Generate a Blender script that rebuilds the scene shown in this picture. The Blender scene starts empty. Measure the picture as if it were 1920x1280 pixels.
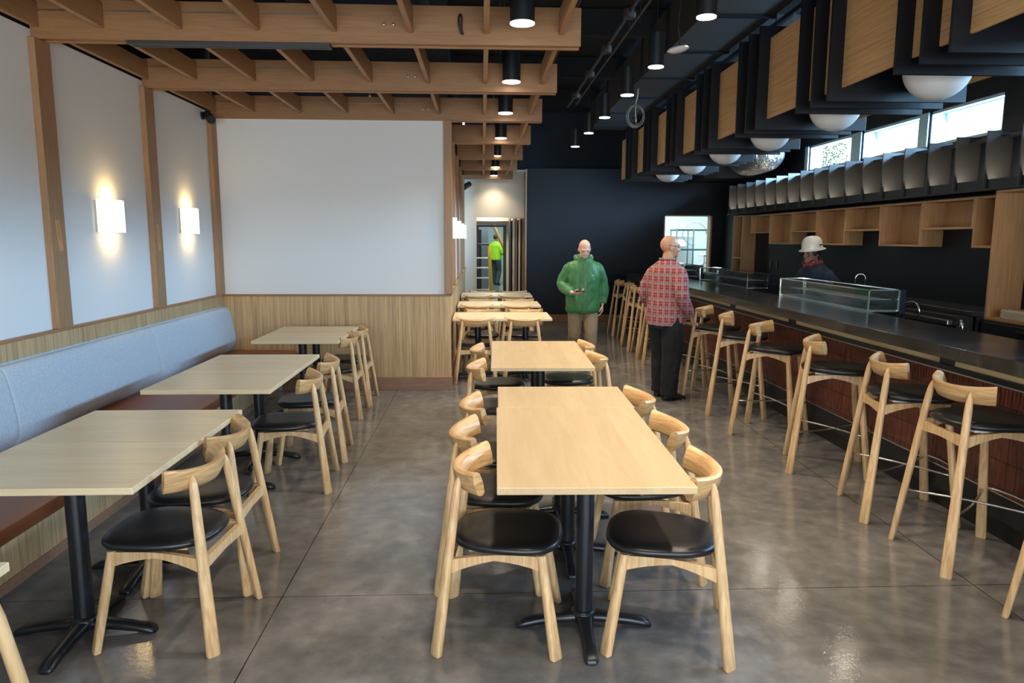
import bpy, bmesh, math, random
from mathutils import Vector, Matrix, noise
random.seed(7)
PI = math.pi
SC = bpy.context.scene
COL = SC.collection
R = math.radians

# ------------------------------------------------------------------ helpers
def link(o, parent=None):
    COL.objects.link(o)
    if parent is not None:
        o.parent = parent
    return o

def thing(name, label, cat, loc=(0, 0, 0), rz=0.0, group=None):
    o = bpy.data.objects.new(name, None)
    o.empty_display_size = 0.1
    COL.objects.link(o)
    o.location = loc
    o.rotation_euler = (0, 0, rz)
    o['label'] = label
    o['category'] = cat
    if group: o['group'] = group
    return o

def obj(name, bm, m, parent=None, smooth=False, sharp=None):
    bmesh.ops.remove_doubles(bm, verts=bm.verts, dist=1e-6)
    bmesh.ops.recalc_face_normals(bm, faces=bm.faces)
    me = bpy.data.meshes.new(name)
    bm.to_mesh(me); bm.free()
    if m is not None: me.materials.append(m)
    if smooth:
        for p in me.polygons: p.use_smooth = True
        if sharp is not None:
            try: me.set_sharp_from_angle(angle=R(sharp))
            except Exception: pass
    return link(bpy.data.objects.new(name, me), parent)

def tag(o, label, cat, group=None):
    o['label'] = label; o['category'] = cat
    if group: o['group'] = group
    return o

def struct(name, bm, m, **k):
    o = obj(name, bm, m, **k)
    o['kind'] = 'structure'
    return o

def B(): return bmesh.new()

def box(bm, x0, x1, y0, y1, z0, z1, bev=0.0, rot=None, piv=None, seg=1):
    t = bmesh.new()
    bmesh.ops.create_cube(t, size=1.0)
    for v in t.verts:
        v.co = Vector(((v.co.x + .5) * (x1 - x0) + x0, (v.co.y + .5) * (y1 - y0) + y0, (v.co.z + .5) * (z1 - z0) + z0))
    if bev > 0:
        bmesh.ops.bevel(t, geom=list(t.edges), offset=bev, segments=seg, affect='EDGES', profile=.5)
    if rot is not None:
        p = Vector(piv) if piv else Vector((0, 0, 0))
        for v in t.verts: v.co = rot @ (v.co - p) + p
    me = bpy.data.meshes.new('t'); t.to_mesh(me); t.free()
    bm.from_mesh(me); bpy.data.meshes.remove(me)
    return bm

def rings(bm, rr, cap=True):
    vs = [[bm.verts.new(p) for p in r] for r in rr]
    n = len(rr[0])
    for a, b in zip(vs[:-1], vs[1:]):
        for i in range(n):
            j = (i + 1) % n
            bm.faces.new((a[i], a[j], b[j], b[i]))
    if cap:
        bm.faces.new(vs[0][::-1]); bm.faces.new(vs[-1])
    return bm

def sring(c, u, v, n=14, p=2.0):
    out = []
    for i in range(n):
        a = 2 * PI * i / n
        ca, sa = math.cos(a), math.sin(a)
        x = math.copysign(abs(ca) ** (2 / p), ca); y = math.copysign(abs(sa) ** (2 / p), sa)
        out.append(Vector(c) + Vector(u) * x + Vector(v) * y)
    return out

def frame(d):
    d = Vector(d).normalized()
    a = Vector((0, 0, 1)) if abs(d.z) < .9 else Vector((1, 0, 0))
    u = d.cross(a).normalized()
    return u, d.cross(u).normalized()

def tube(bm, pts, r, n=10, cap=True, flat=None, smooth=0):
    """round tube along pts; r number or list; flat = (axis, factor)"""
    pts = [Vector(p) for p in pts]
    rs = [r] * len(pts) if isinstance(r, (int, float)) else list(r)
    if smooth:
        P2, R2 = [], []
        m = len(pts)
        for i in range(m - 1):
            p0, p1, p2, p3 = pts[max(i - 1, 0)], pts[i], pts[i + 1], pts[min(i + 2, m - 1)]
            for k in range(smooth):
                t = k / smooth
                P2.append(.5 * ((2 * p1) + (p2 - p0) * t + (2 * p0 - 5 * p1 + 4 * p2 - p3) * t * t + (3 * p1 - p0 - 3 * p2 + p3) * t ** 3))
                R2.append(rs[i] * (1 - t) + rs[i + 1] * t)
        P2.append(pts[-1]); R2.append(rs[-1])
        pts, rs = P2, R2
    rr = []
    pu = None
    for i, p in enumerate(pts):
        d = (pts[min(i + 1, len(pts) - 1)] - pts[max(i - 1, 0)])
        if d.length < 1e-9: d = Vector((0, 0, 1))
        d.normalize()
        if pu is None: u, v = frame(d)
        else:
            u = (pu - d * pu.dot(d)).normalized(); v = d.cross(u)
        pu = u
        ring = sring((0, 0, 0), u * rs[i], v * rs[i], n)
        if flat:
            ax = Vector(flat[0]); ring = [q - ax * (q.dot(ax)) * (1 - flat[1]) for q in ring]
        rr.append([q + p for q in ring])
    return rings(bm, rr, cap)

def ell(bm, c, r, rot=None, n=14, m=8):
    rr = []
    for j in range(m + 1):
        th = max(.02, min(PI - .02, PI * j / m))
        ring = []
        for i in range(n):
            a = 2 * PI * i / n
            q = Vector((r[0] * math.sin(th) * math.cos(a), r[1] * math.sin(th) * math.sin(a), -r[2] * math.cos(th)))
            if rot is not None: q = rot @ q
            ring.append(q + Vector(c))
        rr.append(ring)
    return rings(bm, rr)

def lathe(bm, c, prof, n=24, cap=True):
    return rings(bm, [sring((c[0], c[1], c[2] + z), (r, 0, 0), (0, r, 0), n) for r, z in prof], cap)

def dup(root, loc, rz, label, name=None):
    r = root.copy(); COL.objects.link(r)
    r.location = loc; r.rotation_euler = (0, 0, rz); r['label'] = label
    for ch in list(root.children):
        c = ch.copy(); COL.objects.link(c); c.parent = r
        for g in ch.children:
            d = g.copy(); COL.objects.link(d); d.parent = c
    return r

# ------------------------------------------------------------------ materials
def mat(name, col, rough=.5, metal=0.0, emit=None, es=0.0, spec=None, trans=0, ior=None, coat=0, alpha=None):
    m = bpy.data.materials.new(name); m.use_nodes = True
    b = m.node_tree.nodes['Principled BSDF']
    b.inputs['Base Color'].default_value = (*col, 1)
    b.inputs['Roughness'].default_value = rough
    b.inputs['Metallic'].default_value = metal
    if spec is not None: b.inputs['Specular IOR Level'].default_value = spec
    if emit: b.inputs['Emission Color'].default_value = (*emit, 1); b.inputs['Emission Strength'].default_value = es
    if trans: b.inputs['Transmission Weight'].default_value = trans
    if ior: b.inputs['IOR'].default_value = ior
    if coat: b.inputs['Coat Weight'].default_value = coat; b.inputs['Coat Roughness'].default_value = .1
    if alpha is not None: b.inputs['Alpha'].default_value = alpha
    return m

def N(m, t, **k):
    n = m.node_tree.nodes.new(t)
    for a, v in k.items():
        if a.startswith('i_'): n.inputs[a[2:].replace('_', ' ')].default_value = v
        else: setattr(n, a, v)
    return n

def L(m, a, b): m.node_tree.links.new(a, b)

def ramp(m, fac, stops):
    r = N(m, 'ShaderNodeValToRGB')
    e = r.color_ramp.elements
    while len(e) < len(stops): e.new(.5)
    for q, (p, c) in zip(e, stops): q.position = p; q.color = (*c, 1) if len(c) == 3 else c
    L(m, fac, r.inputs[0]); return r

def coords(m, scale, kind='Object', rot=(0, 0, 0)):
    tc = N(m, 'ShaderNodeTexCoord'); mp = N(m, 'ShaderNodeMapping')
    mp.inputs['Scale'].default_value = scale; mp.inputs['Rotation'].default_value = rot
    L(m, tc.outputs[kind], mp.inputs[0]); return mp.outputs[0]

def wood(name, c1, c2, scale, rough=.45, bump=.03, ns=3.0, planks=None, contrast=(.35, .68), dist=.6, rnd=True):
    m = mat(name, c1, rough)
    b = m.node_tree.nodes['Principled BSDF']
    v = coords(m, scale)
    if rnd:
        oi = N(m, 'ShaderNodeObjectInfo'); ad = N(m, 'ShaderNodeVectorMath', operation='ADD')
        mu = N(m, 'ShaderNodeMath', operation='MULTIPLY'); mu.inputs[1].default_value = 37.0
        L(m, oi.outputs['Random'], mu.inputs[0]); L(m, v, ad.inputs[0]); L(m, mu.outputs[0], ad.inputs[1]); v = ad.outputs[0]
    n = N(m, 'ShaderNodeTexNoise'); n.inputs['Scale'].default_value = ns; n.inputs['Detail'].default_value = 6; n.inputs['Distortion'].default_value = dist
    L(m, v, n.inputs['Vector'])
    r = ramp(m, n.outputs['Fac'], [(contrast[0], c2), (contrast[1], c1)])
    out = r.outputs[0]
    if planks:
        ax, w, amt = planks
        tc = N(m, 'ShaderNodeTexCoord'); sp = N(m, 'ShaderNodeSeparateXYZ'); L(m, tc.outputs['Object'], sp.inputs[0])
        dv = N(m, 'ShaderNodeMath', operation='DIVIDE'); dv.inputs[1].default_value = w; L(m, sp.outputs[ax], dv.inputs[0])
        fl = N(m, 'ShaderNodeMath', operation='FLOOR'); L(m, dv.outputs[0], fl.inputs[0])
        wn = N(m, 'ShaderNodeTexWhiteNoise', noise_dimensions='1D'); L(m, fl.outputs[0], wn.inputs['W'])
        mr = N(m, 'ShaderNodeMapRange'); mr.inputs['To Min'].default_value = 1 - amt; mr.inputs['To Max'].default_value = 1 + amt * .5
        L(m, wn.outputs['Value'], mr.inputs['Value'])
        mx = N(m, 'ShaderNodeVectorMath', operation='SCALE'); L(m, out, mx.inputs[0]); L(m, mr.outputs[0], mx.inputs['Scale']); out = mx.outputs[0]
    L(m, out, b.inputs['Base Color'])
    if bump:
        bp = N(m, 'ShaderNodeBump'); bp.inputs['Strength'].default_value = bump; bp.inputs['Distance'].default_value = .01
        L(m, n.outputs['Fac'], bp.inputs['Height']); L(m, bp.outputs[0], b.inputs['Normal'])
    return m

M = {}
M['ash'] = wood('ash_wood', (.72, .49, .26), (.56, .34, .16), (34, 34, 2.2), .42, .04, 2.0, contrast=(.38, .62))
M['ash_arc'] = wood('ash_wood_bent', (.68, .43, .20), (.50, .28, .115), (3, 9, 60), .38, .04, 1.6, contrast=(.38, .62))
M['maple_x'] = wood('maple_top_lengthwise', (.84, .67, .43), (.76, .58, .34), (1.2, 14, 14), .33, .01, 2.2, planks=(1, .105, .07), contrast=(.3, .7))
M['maple_y'] = wood('maple_top_crosswise', (.62, .455, .265), (.55, .39, .21), (14, 1.2, 14), .33, .01, 2.2, planks=(0, .105, .07), contrast=(.3, .7))
M['cedar'] = wood('stained_wood_trim', (.36, .18, .075), (.285, .138, .054), (2, 30, 30), .5, .02, 2.5, contrast=(.3, .7))
M['cedar_y'] = wood('stained_wood_slat', (.40, .205, .09), (.32, .16, .066), (30, 2, 30), .5, .02, 2.5, contrast=(.3, .7))
M['cedar_z'] = wood('stained_wood_post', (.39, .215, .105), (.31, .165, .075), (30, 30, 2), .5, .02, 2.5, contrast=(.3, .7))
M['bamboo_z'] = wood('bamboo_veneer_upright', (.66, .42, .20), (.43, .25, .11), (60, 60, 1.3), .5, .01, 1.8, planks=(0, .052, .12), contrast=(.32, .6), dist=.2)
M['bamboo_zy'] = wood('bamboo_veneer_upright_side', (.62, .41, .21), (.38, .235, .11), (60, 60, 1.3), .5, .01, 1.8, planks=(1, .052, .12), contrast=(.32, .6), dist=.2)
M['bamboo_y'] = wood('bamboo_veneer_level', (.66, .39, .17), (.50, .27, .105), (60, 1.3, 60), .5, .01, 1.8, contrast=(.32, .62), dist=.2)
M['shelf'] = wood('shelf_veneer', (.48, .26, .115), (.36, .185, .078), (50, 50, 1.5), .5, .0, 1.8, contrast=(.3, .65), dist=.2)
M['shelf_dark'] = wood('shelf_back_veneer', (.20, .10, .06), (.15, .072, .042), (50, 50, 1.5), .6, .0, 1.8, contrast=(.3, .65), dist=.2)
M['baseb'] = wood('reddish_baseboard', (.36, .20, .12), (.28, .145, .085), (2, 20, 24), .5, .0, 2.5)
M['white'] = mat('white_wallcovering', (.78, .77, .75), .75)
b_ = M['white'].node_tree.nodes['Principled BSDF']
n_ = N(M['white'], 'ShaderNodeTexNoise'); n_.inputs['Scale'].default_value = 260; bp_ = N(M['white'], 'ShaderNodeBump'); bp_.inputs['Strength'].default_value = .08; bp_.inputs['Distance'].default_value = .003
L(M['white'], coords(M['white'], (1, 1, 1)), n_.inputs[0]); L(M['white'], n_.outputs[0], bp_.inputs['Height']); L(M['white'], bp_.outputs[0], b_.inputs['Normal'])
M['cream'] = mat('cream_paint', (.80, .74, .62), .8)
M['black'] = mat('black_paint', (.012, .013, .016), .5)
M['blackwall'] = mat('black_wall_panel', (.007, .008, .012), .5, spec=.3)
M['blackfin'] = mat('black_lacquered_board', (.005, .006, .009), .42, spec=.35)
M['deck'] = mat('dark_ceiling_deck', (.012, .014, .018), .8)
n_ = N(M['deck'], 'ShaderNodeTexNoise'); n_.inputs['Scale'].default_value = 30; bp_ = N(M['deck'], 'ShaderNodeBump'); bp_.inputs['Strength'].default_value = .8
L(M['deck'], n_.outputs[0], bp_.inputs['Height']); L(M['deck'], bp_.outputs[0], M['deck'].node_tree.nodes['Principled BSDF'].inputs['Normal'])
M['duct'] = mat('dark_grey_duct', (.036, .029, .023), .65)
M['fabric'] = mat('pale_blue_grey_upholstery', (.52, .56, .60), .85)
n_ = N(M['fabric'], 'ShaderNodeTexNoise'); n_.inputs['Scale'].default_value = 90; n_.inputs['Detail'].default_value = 8
L(M['fabric'], coords(M['fabric'], (1, 1, 1)), n_.inputs[0]); r_ = ramp(M['fabric'], n_.outputs[0], [(.3, (.44, .48, .53)), (.7, (.58, .62, .66))])
L(M['fabric'], r_.outputs[0], M['fabric'].node_tree.nodes['Principled BSDF'].inputs['Base Color'])
M['leather'] = mat('chestnut_leather', (.30, .095, .036), .38)
M['seat'] = mat('black_leather', (.010, .010, .011), .34)
M['iron'] = mat('black_powder_coated_iron', (.010, .012, .016), .32)
M['plastic'] = mat('black_plastic', (.012, .012, .013), .4)
M['steel'] = mat('brushed_steel', (.62, .61, .58), .28, 1.0)
M['chrome'] = mat('chrome', (.85, .85, .86), .08, 1.0)
M['foil'] = mat('crinkled_foil', (.22, .22, .22), .3, 1.0)
n_ = N(M['foil'], 'ShaderNodeTexNoise'); n_.inputs['Scale'].default_value = 14; n_.inputs['Detail'].default_value = 5; n_.inputs['Distortion'].default_value = 1
bp_ = N(M['foil'], 'ShaderNodeBump'); bp_.inputs['Strength'].default_value = 1; bp_.inputs['Distance'].default_value = .06
L(M['foil'], n_.outputs[0], bp_.inputs['Height']); L(M['foil'], bp_.outputs[0], M['foil'].node_tree.nodes['Principled BSDF'].inputs['Normal'])
M['stone'] = mat('honed_black_stone', (.035, .033, .033), .2)
n_ = N(M['stone'], 'ShaderNodeTexNoise'); n_.inputs['Scale'].default_value = 3; n_.inputs['Detail'].default_value = 8; n_.inputs['Distortion'].default_value = .8
L(M['stone'], coords(M['stone'], (1, 2.2, 1)), n_.inputs[0]); r_ = ramp(M['stone'], n_.outputs[0], [(.35, (.013, .013, .014)), (.6, (.026, .025, .025)), (.72, (.05, .047, .045))])
L(M['stone'], r_.outputs[0], M['stone'].node_tree.nodes['Principled BSDF'].inputs['Base Color'])
M['darkcounter'] = mat('dark_counter', (.03, .031, .034), .35)
M['kick'] = mat('black_kick_panel', (.008, .008, .009), .45)
M['lampbody'] = mat('black_lamp_body', (.012, .014, .016), .35)
M['lens'] = mat('glowing_lens', (1, 1, 1), .5, emit=(1, .93, .80), es=14)
M['sconce'] = mat('glowing_sconce_shade', (.95, .9, .75), .5, emit=(1, .88, .60), es=1.35)
M['sconce_frame'] = mat('sconce_bracket', (.45, .45, .42), .5)
M['globe'] = mat('opal_glass_globe', (.62, .61, .60), .4)
M['glass'] = mat('clear_glass', (.9, .97, .97), .02, trans=1, ior=1.45)
M['caseglass'] = bpy.data.materials.new('display_case_glass'); M['caseglass'].use_nodes = True
_t = M['caseglass'].node_tree; _t.nodes.clear()
_o = _t.nodes.new('ShaderNodeOutputMaterial'); _g = _t.nodes.new('ShaderNodeBsdfGlossy'); _g.inputs['Roughness'].default_value = .03
_tr = _t.nodes.new('ShaderNodeBsdfTransparent'); _tr.inputs[0].default_value = (.93, .97, .96, 1); _mx = _t.nodes.new('ShaderNodeMixShader'); _f = _t.nodes.new('ShaderNodeFresnel'); _f.inputs[0].default_value = 1.5
_ge = _t.nodes.new('ShaderNodeNewGeometry'); _iv = _t.nodes.new('ShaderNodeMath'); _iv.operation = 'SUBTRACT'; _iv.inputs[0].default_value = 1.0
_mu = _t.nodes.new('ShaderNodeMath'); _mu.operation = 'MULTIPLY'; _t.links.new(_ge.outputs['Backfacing'], _iv.inputs[1]); _t.links.new(_iv.outputs[0], _mu.inputs[0]); _t.links.new(_f.outputs[0], _mu.inputs[1]); _t.links.new(_mu.outputs[0], _mx.inputs[0]); _t.links.new(_tr.outputs[0], _mx.inputs[1]); _t.links.new(_g.outputs[0], _mx.inputs[2]); _t.links.new(_mx.outputs[0], _o.inputs[0])
M['alu'] = mat('pale_window_aluminium', (.42, .58, .70), .4, .1)
M['tape'] = mat('orange_masking_tape', (.62, .30, .10), .7)
M['ink'] = mat('pen_ink', (.08, .05, .03), .8)
M['skin'] = mat('light_skin', (.62, .36, .27), .5)
M['skin2'] = mat('tanned_skin', (.60, .29, .17), .45)
M['skin3'] = mat('brown_skin', (.34, .16, .10), .45)
M['green'] = mat('green_rain_shell', (.035, .15, .042), .45)
M['khaki'] = mat('khaki_cotton', (.27, .19, .11), .85)
M['blackcloth'] = mat('black_cotton', (.006, .006, .008), .9)
M['navy'] = mat('navy_knit', (.018, .030, .052), .85)
M['shoe'] = mat('dark_shoe', (.015, .014, .014), .5)
M['brownshoe'] = mat('brown_shoe', (.10, .06, .04), .6)
M['grey'] = mat('grey_lining', (.06, .055, .055), .8)
M['hat'] = mat('white_hard_hat', (.78, .74, .66), .28)
M['lime'] = mat('lime_safety_shirt', (.30, .62, .02), .8)
M['denim'] = mat('dark_work_trousers', (.03, .045, .05), .9)
M['yellow'] = mat('yellow_fibreglass', (.62, .46, .03), .5)
M['ladderalu'] = mat('ladder_aluminium', (.6, .6, .6), .4, .6)
M['kwhite'] = mat('kitchen_white_wall', (.72, .80, .80), .6)
M['greenmetal'] = mat('dark_green_wire_shelving', (.03, .10, .095), .4)
M['steelpanel'] = mat('stainless_panel', (.45, .50, .50), .35, .7)
M['paper'] = mat('white_paper', (.8, .8, .8), .8)
M['greywall'] = mat('grey_blue_wall', (.26, .31, .36), .8)
M['mint'] = mat('pale_green_wall', (.45, .58, .50), .8)
M['doorblack'] = mat('black_door_frame', (.02, .024, .024), .4)
M['red'] = mat('red_mark', (.5, .03, .02), .6)
M['leaf'] = mat('tree_leaf', (.10, .22, .06), .7)
M['bark'] = mat('tree_bark', (.08, .06, .045), .9)
M['ground'] = mat('asphalt', (.12, .12, .12), .9)
M['led'] = mat('led_strip', (1, 1, 1), .5, emit=(1, .9, .72), es=5)
M['wrap'] = mat('clear_plastic_wrap', (.75, .72, .66), .15, alpha=.35)
M['woodpale'] = wood('pale_plywood', (.62, .44, .26), (.5, .34, .19), (2, 2, 30), .6, .0, 2.0)
M['card'] = mat('translucent_white', (.85, .85, .85), .6)

# bandana
M['bandana'] = mat('red_patterned_bandana', (.13, .015, .025), .8)
n_ = N(M['bandana'], 'ShaderNodeTexVoronoi'); n_.inputs['Scale'].default_value = 70
r_ = ramp(M['bandana'], n_.outputs['Distance'], [(.25, (.45, .25, .27)), (.4, (.13, .015, .025))])
L(M['bandana'], coords(M['bandana'], (1, 1, 1)), n_.inputs['Vector']); L(M['bandana'], r_.outputs[0], M['bandana'].node_tree.nodes['Principled BSDF'].inputs['Base Color'])

# polished concrete with saw cut joints
def floor_mat():
    m = mat('polished_concrete', (.15, .13, .12), .3)
    b = m.node_tree.nodes['Principled BSDF']
    v = coords(m, (1, 1, 1))
    n1 = N(m, 'ShaderNodeTexNoise'); n1.inputs['Scale'].default_value = 1.3; n1.inputs['Detail'].default_value = 9; n1.inputs['Roughness'].default_value = .62; n1.inputs['Distortion'].default_value = .5
    n2 = N(m, 'ShaderNodeTexNoise'); n2.inputs['Scale'].default_value = 9; n2.inputs['Detail'].default_value = 8
    n3 = N(m, 'ShaderNodeTexNoise'); n3.inputs['Scale'].default_value = 45; n3.inputs['Detail'].default_value = 4
    for n in (n1, n2, n3): L(m, v, n.inputs['Vector'])
    r1 = ramp(m, n1.outputs[0], [(.32, (.108, .105, .103)), (.50, (.168, .161, .156)), (.68, (.235, .225, .217))])
    r2 = ramp(m, n2.outputs[0], [(.34, (.78, .78, .78)), (.55, (1.0, 1.0, 1.0)), (.72, (1.25, 1.24, 1.23))])
    mx = N(m, 'ShaderNodeMix', data_type='RGBA', blend_type='MULTIPLY'); mx.inputs[0].default_value = 1
    L(m, r1.outputs[0], mx.inputs[6]); L(m, r2.outputs[0], mx.inputs[7])
    r3 = ramp(m, n3.outputs[0], [(.69, (0, 0, 0)), (.80, (.05, .05, .048))])
    ad = N(m, 'ShaderNodeMix', data_type='RGBA', blend_type='ADD'); ad.inputs[0].default_value = 1
    L(m, mx.outputs[2], ad.inputs[6]); L(m, r3.outputs[0], ad.inputs[7])
    # joints
    sp = N(m, 'ShaderNodeSeparateXYZ'); L(m, v, sp.inputs[0])
    def joint(o, off, per, w):
        a = N(m, 'ShaderNodeMath', operation='ADD'); a.inputs[1].default_value = -off + per * 20 + per / 2; L(m, o, a.inputs[0])
        md = N(m, 'ShaderNodeMath', operation='MODULO'); md.inputs[1].default_value = per; L(m, a.outputs[0], md.inputs[0])
        s = N(m, 'ShaderNodeMath', operation='SUBTRACT'); s.inputs[1].default_value = per / 2; L(m, md.outputs[0], s.inputs[0])
        ab = N(m, 'ShaderNodeMath', operation='ABSOLUTE'); L(m, s.outputs[0], ab.inputs[0])
        lt = N(m, 'ShaderNodeMath', operation='LESS_THAN'); lt.inputs[1].default_value = w; L(m, ab.outputs[0], lt.inputs[0]); return lt.outputs[0]
    jx = joint(sp.outputs[0], -.943, 3.343, .0026); jy = joint(sp.outputs[1], 3.183, 3.343, .0022)
    mxx = N(m, 'ShaderNodeMath', operation='MAXIMUM'); L(m, jx, mxx.inputs[0]); L(m, jy, mxx.inputs[1])
    fin = N(m, 'ShaderNodeMix', data_type='RGBA'); L(m, mxx.outputs[0], fin.inputs[0]); L(m, ad.outputs[2], fin.inputs[6]); fin.inputs[7].default_value = (.012, .011, .01, 1)
    L(m, fin.outputs[2], b.inputs['Base Color'])
    rr = N(m, 'ShaderNodeMapRange'); rr.inputs['To Min'].default_value = .06; rr.inputs['To Max'].default_value = .22; L(m, n2.outputs[0], rr.inputs[0]); L(m, rr.outputs[0], b.inputs['Roughness'])
    bp = N(m, 'ShaderNodeBump'); bp.inputs['Strength'].default_value = .06; bp.inputs['Distance'].default_value = .01; L(m, n3.outputs[0], bp.inputs['Height']); L(m, bp.outputs[0], b.inputs['Normal'])
    b.inputs['Specular IOR Level'].default_value = .6
    return m
M['floor'] = floor_mat()

def plaid_mat():
    m = mat('red_white_plaid', (.5, .03, .05), .85)
    b = m.node_tree.nodes['Principled BSDF']
    v = coords(m, (1, 1, 1)); sp = N(m, 'ShaderNodeSeparateXYZ'); L(m, v, sp.inputs[0])
    u = N(m, 'ShaderNodeMath', operation='ADD'); L(m, sp.outputs[0], u.inputs[0]); L(m, sp.outputs[1], u.inputs[1])
    def band(o, per, lo, hi, off=0.0):
        a = N(m, 'ShaderNodeMath', operation='ADD'); a.inputs[1].default_value = 10 * per + off; L(m, o, a.inputs[0])
        d = N(m, 'ShaderNodeMath', operation='MODULO'); d.inputs[1].default_value = per; L(m, a.outputs[0], d.inputs[0])
        g = N(m, 'ShaderNodeMath', operation='GREATER_THAN'); g.inputs[1].default_value = lo * per; L(m, d.outputs[0], g.inputs[0])
        l = N(m, 'ShaderNodeMath', operation='LESS_THAN'); l.inputs[1].default_value = hi * per; L(m, d.outputs[0], l.inputs[0])
        x = N(m, 'ShaderNodeMath', operation='MULTIPLY'); L(m, g.outputs[0], x.inputs[0]); L(m, l.outputs[0], x.inputs[1]); return x.outputs[0]
    cur = None
    base = (.30, .010, .020, 1)
    prev = base
    for (o, per, lo, hi, col, f) in [(sp.outputs[2], .085, .45, .85, (.36, .33, .30, 1), .5), (u.outputs[0], .085, .45, .85, (.36, .33, .30, 1), .55),
                                     (sp.outputs[2], .085, .64, .76, (.10, .09, .08, 1), .6), (u.outputs[0], .085, .64, .76, (.10, .09, .08, 1), .6),
                                     (sp.outputs[2], .085, .15, .2, (.4, .36, .33, 1), .5), (u.outputs[0], .085, .15, .2, (.4, .36, .33, 1), .5)]:
        k = band(o, per, lo, hi); mm = N(m, 'ShaderNodeMath', operation='MULTIPLY'); mm.inputs[1].default_value = f; L(m, k, mm.inputs[0])
        mx = N(m, 'ShaderNodeMix', data_type='RGBA'); L(m, mm.outputs[0], mx.inputs[0])
        if cur is None: mx.inputs[6].default_value = base
        else: L(m, cur, mx.inputs[6])
        mx.inputs[7].default_value = col; cur = mx.outputs[2]
    L(m, cur, b.inputs['Base Color'])
    return m
M['plaid'] = plaid_mat()

def tile_mat():
    m = mat('glazed_relief_tile', (.10, .025, .015), .12)
    b = m.node_tree.nodes['Principled BSDF']
    tc = N(m, 'ShaderNodeTexCoord'); sp = N(m, 'ShaderNodeSeparateXYZ'); L(m, tc.outputs['Object'], sp.inputs[0])
    cb = N(m, 'ShaderNodeCombineXYZ'); L(m, sp.outputs[1], cb.inputs[0]); L(m, sp.outputs[2], cb.inputs[1])
    br = N(m, 'ShaderNodeTexBrick'); br.offset = 0; br.inputs['Scale'].default_value = 1; br.inputs['Brick Width'].default_value = .305; br.inputs['Row Height'].default_value = .152
    br.inputs['Mortar Size'].default_value = .004; br.inputs['Mortar Smooth'].default_value = .3; L(m, cb.outputs[0], br.inputs['Vector'])
    br.inputs['Color1'].default_value = (.11, .028, .017, 1); br.inputs['Color2'].default_value = (.15, .038, .022, 1); br.inputs['Mortar'].default_value = (.05, .015, .01, 1)
    n = N(m, 'ShaderNodeTexNoise'); n.inputs['Scale'].default_value = 3.2; n.inputs['Detail'].default_value = 2
    mp = N(m, 'ShaderNodeMapping'); mp.inputs['Scale'].default_value = (9, 9, 2.2); L(m, tc.outputs['Object'], mp.inputs[0]); L(m, mp.outputs[0], n.inputs['Vector'])
    r = ramp(m, n.outputs[0], [(.40, (.8, .8, .8)), (.6, (1.15, 1.15, 1.15))])
    mx = N(m, 'ShaderNodeMix', data_type='RGBA', blend_type='MULTIPLY'); mx.inputs[0].default_value = 1; L(m, br.outputs[0], mx.inputs[6]); L(m, r.outputs[0], mx.inputs[7])
    L(m, mx.outputs[2], b.inputs['Base Color'])
    # stacked ribs: fine vertical ribs inside each tile
    wv = N(m, 'ShaderNodeTexWave', wave_type='BANDS', bands_direction='X'); wv.inputs['Scale'].default_value = 11; wv.inputs['Distortion'].default_value = .3; wv.inputs['Detail Scale'].default_value = .5
    L(m, cb.outputs[0], wv.inputs['Vector'])
    s = N(m, 'ShaderNodeMath', operation='MULTIPLY'); s.inputs[1].default_value = .8; L(m, wv.outputs['Fac'], s.inputs[0])
    s2 = N(m, 'ShaderNodeMath', operation='ADD'); L(m, s.outputs[0], s2.inputs[0]); L(m, n.outputs[0], s2.inputs[1])
    s3 = N(m, 'ShaderNodeMath', operation='SUBTRACT'); L(m, s2.outputs[0], s3.inputs[0]); L(m, br.outputs['Fac'], s3.inputs[1])
    bp = N(m, 'ShaderNodeBump'); bp.inputs['Strength'].default_value = .4; bp.inputs['Distance'].default_value = .008; L(m, s3.outputs[0], bp.inputs['Height']); L(m, bp.outputs[0], b.inputs['Normal'])
    return m
M['tile'] = tile_mat()

# ------------------------------------------------------------------ room shell
HC = 4.3
XL, XR = -2.82, 5.0
bm = B(); box(bm, -3.1, 7.2, -3.4, 28.2, -.12, 0); struct('floor', bm, M['floor'])
bm = B(); box(bm, -3.1, 7.2, -3.4, 15.6, HC, HC + .15); struct('ceiling', bm, M['deck'])
bm = B(); box(bm, -3.0, XL, -3.2, 7.95, 0, 2.955); struct('wall_left', bm, M['white'])
bm = B(); box(bm, -3.0, XL - .02, -3.2, 7.95, 2.955, HC); struct('wall_left_upper', bm, M['black'])
bm = B(); box(bm, XL, -.36, 7.82, 7.95, 0, 2.9); struct('wall_alcove_back', bm, M['white'])
bm = B(); box(bm, XL, -.36, 7.86, 7.95, 2.9, HC); struct('wall_alcove_upper', bm, M['black'])
bm = B(); box(bm, -.50, -.39, 7.95, 15.3, 0, 2.9); struct('wall_corridor_left', bm, M['white'])
bm = B(); box(bm, -.50, -.40, 7.95, 15.3, 2.9, HC); struct('wall_corridor_upper', bm, M['black'])
# far cream wall with opening
bm = B(); box(bm, -.45, -.12, 15.3, 15.45, 0, 3.1); box(bm, -.12, 1.05, 15.3, 15.45, 2.118, 3.1); box(bm, .93, 1.05, 15.3, 15.45, 0, 2.118)
struct('wall_far_cream', bm, M['cream'])
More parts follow.
